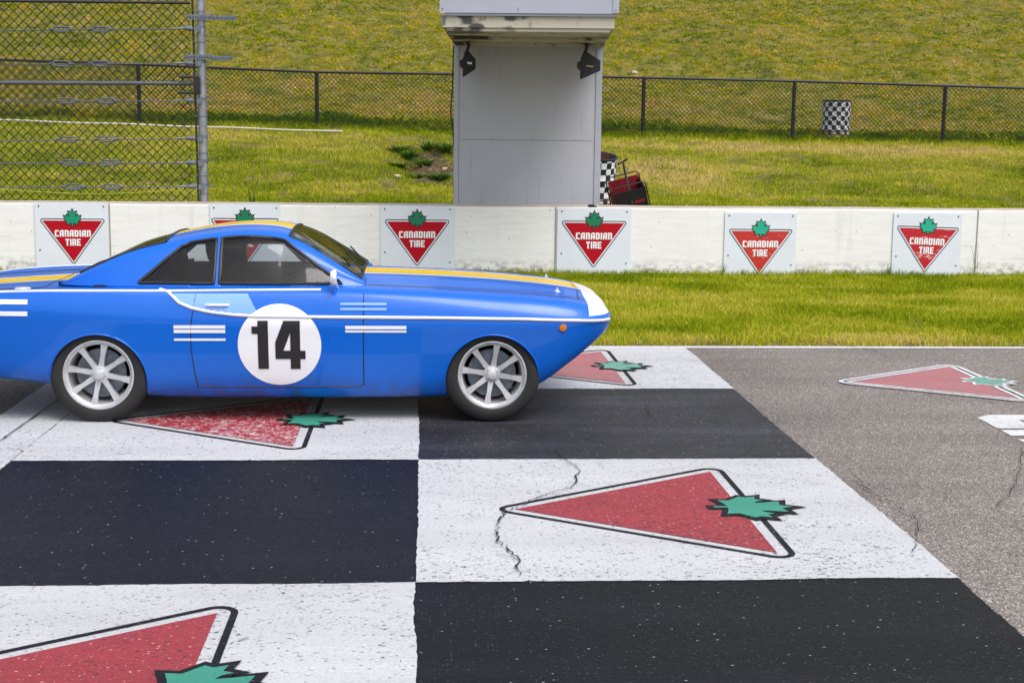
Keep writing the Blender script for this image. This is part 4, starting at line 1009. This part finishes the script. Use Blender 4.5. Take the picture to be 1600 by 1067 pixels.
# greenhouse surface
GX = [-2.26, -2.15, -2.0, -1.8, -1.5, -1.25, -1.02, -.85, -.72, -.58, -.45, -.36]
GZ = [.825, .885, .965, 1.055, 1.135, 1.175, 1.183, 1.160, 1.105, 1.015, .925, .862]
GW = [.50, .57, .62, .655, .685, .69, .69, .685, .68, .665, .645, .62]
def gsec(x, inset=0.0):
    H = max(sm(x, GX, GZ)-.825, .004)-inset; hw = sm(x, GX, GW)-inset; t = min(1, H/.34)
    tw_ = 1-.30*t
    P = [(hw, .820), (hw-(hw-hw*tw_)*.42, .82+.42*H), (hw-(hw-hw*tw_)*.78, .82+.76*H), (hw*tw_*.90, .82+.93*H), (hw*tw_*.50, .82+.992*H), (0, .825+H)]
    return cr(P, 8)
NG = 41; gx = list(np.arange(-2.26, -.355, .008))
G = [gsec(x) for x in gx]
def side_line(xa, za, xb, zb, z): return xa+(xb-xa)*(z-za)/(zb-za)
def region(x, k, p):
    """k = index along half section (0 belt .. 40 centre)"""
    zt = sm(x, GX, GZ); z, y = p.y, p.x
    if k < 20 and z > .846 and z < zt-.062-(0 if x > -1.45 else .012):
        if side_line(-.50, .85, -.86, 1.10, z) > x > -1.245: return 'door_window'
        if -1.28 > x > side_line(-1.74, .85, -1.47, 1.08, z): return 'quarter_window'
    if k >= 23 and -.83 < x < -.385: return 'windscreen'
    if k >= 23 and -2.12 < x < -1.60: return 'rear_window'
    return 'roof'
parts = {}
for i in range(len(gx)-1):
    for s in (-1, 1):
        for k in range(NG-1):
            xm = (gx[i]+gx[i+1])/2; pm = (G[i][k]+G[i+1][k+1])/2; rname = region(xm, k, pm)
            key = (rname, s if 'window' in rname and rname != 'rear_window' else 0)
            d = parts.setdefault(key, ({}, [], []))
            ids = []
            for (ii, kk) in ((i, k), (i+1, k), (i+1, k+1), (i, k+1)):
                vk = (ii, kk if kk < 40 else 40, s if kk < 40 else 0)
                if vk not in d[0]: d[0][vk] = len(d[1]); d[1].append((gx[ii], CY+s*G[ii][kk].x, G[ii][kk].y))
                ids.append(d[0][vk])
            d[2].append(ids if s > 0 else ids[::-1])
mGl = Mat('car_glass', rough=.03)
tb_ = mGl.n.new('ShaderNodeBsdfTransparent'); tb_.inputs[0].default_value = (.62, .66, .69, 1); gb = mGl.n.new('ShaderNodeBsdfGlossy'); gb.inputs['Roughness'].default_value = .03
lwt = mGl.n.new('ShaderNodeLayerWeight'); lwt.inputs[0].default_value = .5; ms = mGl.n.new('ShaderNodeMixShader')
fc = mGl.math('ADD', mGl.math('MULTIPLY', mGl.math('POWER', lwt.outputs['Facing'], 4.5), .85), .04)
mGl.l.new(fc, ms.inputs[0]); mGl.l.new(tb_.outputs[0], ms.inputs[1]); mGl.l.new(gb.outputs[0], ms.inputs[2]); mGl.l.new(ms.outputs[0], mGl.out.inputs[0]); M_CGL = mGl.m
def gy(x, z):
    S = gsec(x)
    for a, b in zip(S[:-1], S[1:]):
        if a.y <= z <= b.y: return a.x+(b.x-a.x)*(z-a.y)/max(b.y-a.y, 1e-6)
    return S[0].x
def rail(x): return sm(x, GX, GZ)-.062-(0 if x > -1.45 else .012)
def lerp_(a, b, n): return [(a[0]+(b[0]-a[0])*t, a[1]+(b[1]-a[1])*t) for t in np.linspace(0, 1, n)]
def find(xa, za, xb, zb):
    for t in np.linspace(0, 1.2, 240):
        x, z = xa+(xb-xa)*t, za+(zb-za)*t
        if z >= rail(x): return x, z
fx, fz_ = find(-.50, .85, -.86, 1.10); rx, rz = find(-1.74, .85, -1.47, 1.08)
SEAL = {'door_window': lerp_((-1.245, .848), (-.50, .848), 12)+lerp_((-.50, .848), (fx, fz_), 10)[1:]+[(x, rail(x)) for x in np.linspace(fx, -1.245, 16)][1:]+lerp_((-1.245, rail(-1.245)), (-1.245, .848), 8)[1:],
        'quarter_window': lerp_((-1.74, .848), (-1.28, .848), 10)+lerp_((-1.28, .848), (-1.28, rail(-1.28)), 8)[1:]+[(x, rail(x)) for x in np.linspace(-1.28, rx, 10)][1:]+lerp_((rx, rz), (-1.74, .848), 10)[1:]}
def end_seal(xa, xb, sgn=1):
    L = []
    for x in np.linspace(xa, xb, 24): p = gsec(x)[23]; L.append((x, CY-p.x, p.y))
    Sb = gsec(xb); L += [(xb, CY-Sb[k].x, Sb[k].y) for k in range(24, 41)]+[(xb, CY+Sb[k].x, Sb[k].y) for k in range(39, 22, -1)]
    for x in np.linspace(xb, xa, 24)[1:]: p = gsec(x)[23]; L.append((x, CY+p.x, p.y))
    Sa = gsec(xa); L += [(xa, CY+Sa[k].x, Sa[k].y) for k in range(24, 41)]+[(xa, CY-Sa[k].x, Sa[k].y) for k in range(39, 22, -1)]
    return L
for (nm, s), (_, V, Fq) in parts.items():
    m = MB(); m.add(V, Fq); o = m.build(nm, M_CAR if nm == 'roof' else M_CGL, car, 40)
    if nm == 'roof':
        md_ = o.modifiers.new('t', 'SOLIDIFY'); md_.thickness = .012; md_.offset = -1
        o.data.materials.append(M_INT); md_.material_offset = 1; md_.material_offset_rim = 1
    else:
        m2 = MB()
        if nm in SEAL: L = [(x, CY+s*(gy(x, z)+.002), z) for x, z in SEAL[nm]]
        else: L = end_seal(*((-.83, -.388) if nm == 'windscreen' else (-1.60, -2.115)))
        m2.tube(L, .0105 if nm in SEAL else .012, 6); m2.build('window_seal', M_RUBBER, o, 60)
# cabin
m = MB(); x0, x1, y0, y1, z0_, z1_ = -2.01, -.51, CY-.63, CY+.63, .31, .83
m.add([(x0, y0, z0_), (x1, y0, z0_), (x1, y1, z0_), (x0, y1, z0_), (x0, y0, z1_), (x1, y0, z1_), (x1, y1, z1_), (x0, y1, z1_)], [(0, 1, 2, 3), (0, 4, 5, 1), (1, 5, 6, 2), (2, 6, 7, 3), (3, 7, 4, 0)]); m.build('cabin_lining', M_INT, car)
m = MB(); m.box(-.66, -.44, CY-.60, CY+.60, .66, .845, bev=.03); m.build('dashboard', M_INT, car)
for sy in (-.33, .33):
    m = MB(); m.box(-1.50, -1.02, CY+sy-.22, CY+sy+.22, .31, .42, bev=.04); m.obox((-1.57, CY+sy, .62), (.045, 0, .010), (0, .21, 0), (-.065, 0, .26)); m.obox((-1.655, CY+sy, .93), (.035, 0, .0), (0, .12, 0), (-.02, 0, .09)); m.build('seat', M_INT, car)
m = MB()
for yy in (-.52, .52): m.tube([(-1.72, CY+yy, .32), (-1.70, CY+yy*.96, .80), (-1.62, CY+yy*.80, 1.07)], .019, 8); m.tube([(-.56, CY+yy*1.1, .50), (-.60, CY+yy*1.06, .84), (-.87, CY+yy*.84, 1.09), (-1.62, CY+yy*.80, 1.08)], .017, 8)
m.tube([(-1.62, CY-.42, 1.07), (-1.62, CY+.42, 1.07)], .019, 8); m.tube([(-.87, CY-.44, 1.09), (-.87, CY+.44, 1.09)], .017, 8); m.tube([(-1.70, CY-.50, .72), (-1.63, CY+.40, 1.06)], .017, 8); m.build('roll_cage', M_BLKM, car, 40)
# steering wheel
m = MB(); ctr = Vector((-.73, CY+.33, .76)); ax = Vector((-.9, 0, .42)).normalized(); u1 = Vector((0, 1, 0)); u2 = ax.cross(u1)
m.tube([ctr+u1*.17*math.cos(a)+u2*.17*math.sin(a) for a in np.linspace(0, 2*math.pi, 25)], .013, 8)
for a in (0, 2.1, 4.2): m.tube([ctr, ctr+u1*.16*math.cos(a)+u2*.16*math.sin(a)], .009, 6)
m.tube([ctr, ctr-ax*.25], .02, 8); m.build('steering_wheel', M_INT, car)
# front: headlights, grille, tail lights, mirror
M_LAMP = Mat('headlight_glass', srgb(225, 230, 235), .05, 0.0, Coat_Weight=1.0).m
for s in (-1, 1):
    m = MB(); hc = (1.085, CY+s*.53, .628)
    m.lathe([(.0, .028), (.045, .024), (.068, .010), (.070, -.04)], hc, 'X', 28); h1 = m.build('headlight', M_LAMP, car, 50)
    m = MB(); m.lathe([(.069, .012), (.077, .016), (.082, .0), (.082, -.05), (.069, -.05)], hc, 'X', 28); m.build('headlight_ring', M_CHROME, h1, 50)
    m = MB(); m.box(-3.175, -3.12, CY+s*.56-.05, CY+s*.56+.05, .60, .70, bev=.012); m.build('tail_light', M_WAGR, car)
m = MB(); m.lathe([(.0, .004), (.17, .004), (.185, .012), (.19, .0), (.19, -.03)], (0, 0, 0), 'X', 36)
m.v = [(1.204+x, CY+y*1.45, .612+z*.13) for x, y, z in m.v]; m.build('grille', M_INT, car, 50)
m = MB(); m.lathe([(.182, .010), (.20, .016), (.205, .0), (.19, -.01)], (0, 0, 0), 'X', 36); m.v = [(1.204+x, CY+y*1.45, .612+z*.13) for x, y, z in m.v]; m.build('grille_surround', M_CHROME, car, 50)
m = MB(); m.tube([(-.52, CY-.735, .83), (-.53, CY-.79, .875)], .008, 6); m.lathe([(0, -.03), (.04, -.028), (.052, -.005), (.050, .006), (0, .006)], (-.53, CY-.80, .90), 'X', 20); m.build('door_mirror', M_CHROME, car, 50)
m = MB(); m.lathe([(0, .012), (.045, .012), (.05, .004), (.05, -.03)], (-2.45, CY-.60, top_z(-2.45, .60)-.004), 'Z', 20); m.build('fuel_cap', M_CHROME, car, 50)
for yy in (-.10, .06):
    m = MB(); m.tube([(-.385, CY+yy*3, .892), (-.44, CY+yy*3+.10, .945), (-.50, CY+yy*3+.28, .985)], .006, 5); m.build('wiper', M_RUBBER, car)

# driver, on the far side of the cabin
M_SUIT = plainmat('dark_race_suit', srgb(34, 34, 46), .85, var=.2); M_GLOVE = plainmat('black_glove', srgb(24, 24, 26), .7)
dv = thing('person', (-1.40, CY+.33, .42), 'driver in dark suit and dark helmet holding the wheel inside the blue car', 'person')
J = []; E_ = []; RR = []
def jn(p, r, par=None):
    J.append(Vector(p)+Vector((.14, CY+.33, 0))); RR.append(r)
    if par is not None: E_.append((par, len(J)-1))
    return len(J)-1
pel = jn((-1.40, 0, .47), .125); bl = jn((-1.44, 0, .58), .125, pel); chs = jn((-1.50, 0, .74), .135, bl); nk = jn((-1.50, 0, .86), .06, chs); hd_ = jn((-1.48, 0, .98), .085, nk); jn((-1.48, 0, 1.03), .075, hd_)
for s in (-1, 1):
    hp = jn((-1.33, s*.09, .46), .095, pel); kn = jn((-.93, s*.13, .56), .065, hp); an = jn((-.62, s*.11, .38), .045, kn); jn((-.56, s*.11, .43), .035, an)
    sh = jn((-1.49, s*.17, .78), .062, chs); eb = jn((-1.24, s*.24, .66), .045, sh); wr = jn((-.99, s*.175, .765), .030, eb); pm_ = jn((-.92, s*.165, .785), .034, wr)
    for f, (oy, ln_) in enumerate(((-.024, .85), (-.008, 1.0), (.009, .95), (.024, .75))):
        k1 = jn((-.875, s*.165+oy, .805), .009, pm_); k2 = jn((-.855, s*.165+oy, .805-.022*ln_), .0085, k1); jn((-.872, s*.165+oy, .785-.028*ln_), .008, k2)
    t1 = jn((-.93, s*.140, .775), .010, pm_); jn((-.895, s*.135, .765), .009, t1)
pm2 = bpy.data.meshes.new('b'); pm2.from_pydata(J, E_, []); po = link(bpy.data.objects.new('b', pm2))
sk_ = po.modifiers.new('s', 'SKIN'); sv = pm2.skin_vertices[0].data
for i, r in enumerate(RR): sv[i].radius = (r, r)
sv[0].use_root = True; ss = po.modifiers.new('u', 'SUBSURF'); ss.levels = 1; ss.render_levels = 1
dg = bpy.context.evaluated_depsgraph_get(); dg.update(); pme = bpy.data.meshes.new_from_object(po.evaluated_get(dg)); bpy.data.objects.remove(po)
obj('torso_and_limbs', pme, M_SUIT, dv, 80)
hm = MB(); hm.lathe([(0, .145), (.05, .140), (.09, .118), (.122, .07), (.132, .02), (.130, -.04), (.118, -.09), (.10, -.125), (.085, -.13)], (0, 0, 0), 'Z', 28)
hm.v = [(-1.335+x*1.08, CY+.33+y*.95, 1.0+z) for x, y, z in hm.v]; M_HEL = Mat('dark_helmet', srgb(36, 38, 46), .2, Coat_Weight=.8).m; hmo = hm.build('helmet', M_HEL, dv, 60)
vz = MB(); V = []; Fq = []
for i, a in enumerate(np.linspace(-1.1, 1.1, 13)):
    for z, r in ((.055, .129), (.02, .1345), (-.02, .1345)): V.append((-1.335+math.cos(a)*r*1.08, CY+.33+math.sin(a)*r*.95, 1.0+z))
    if i: b = i*3; Fq += [(b-3, b, b+1, b-2), (b-2, b+1, b+2, b-1)]
vz.add(V, Fq); vz.build('visor', M_LENS, hmo)
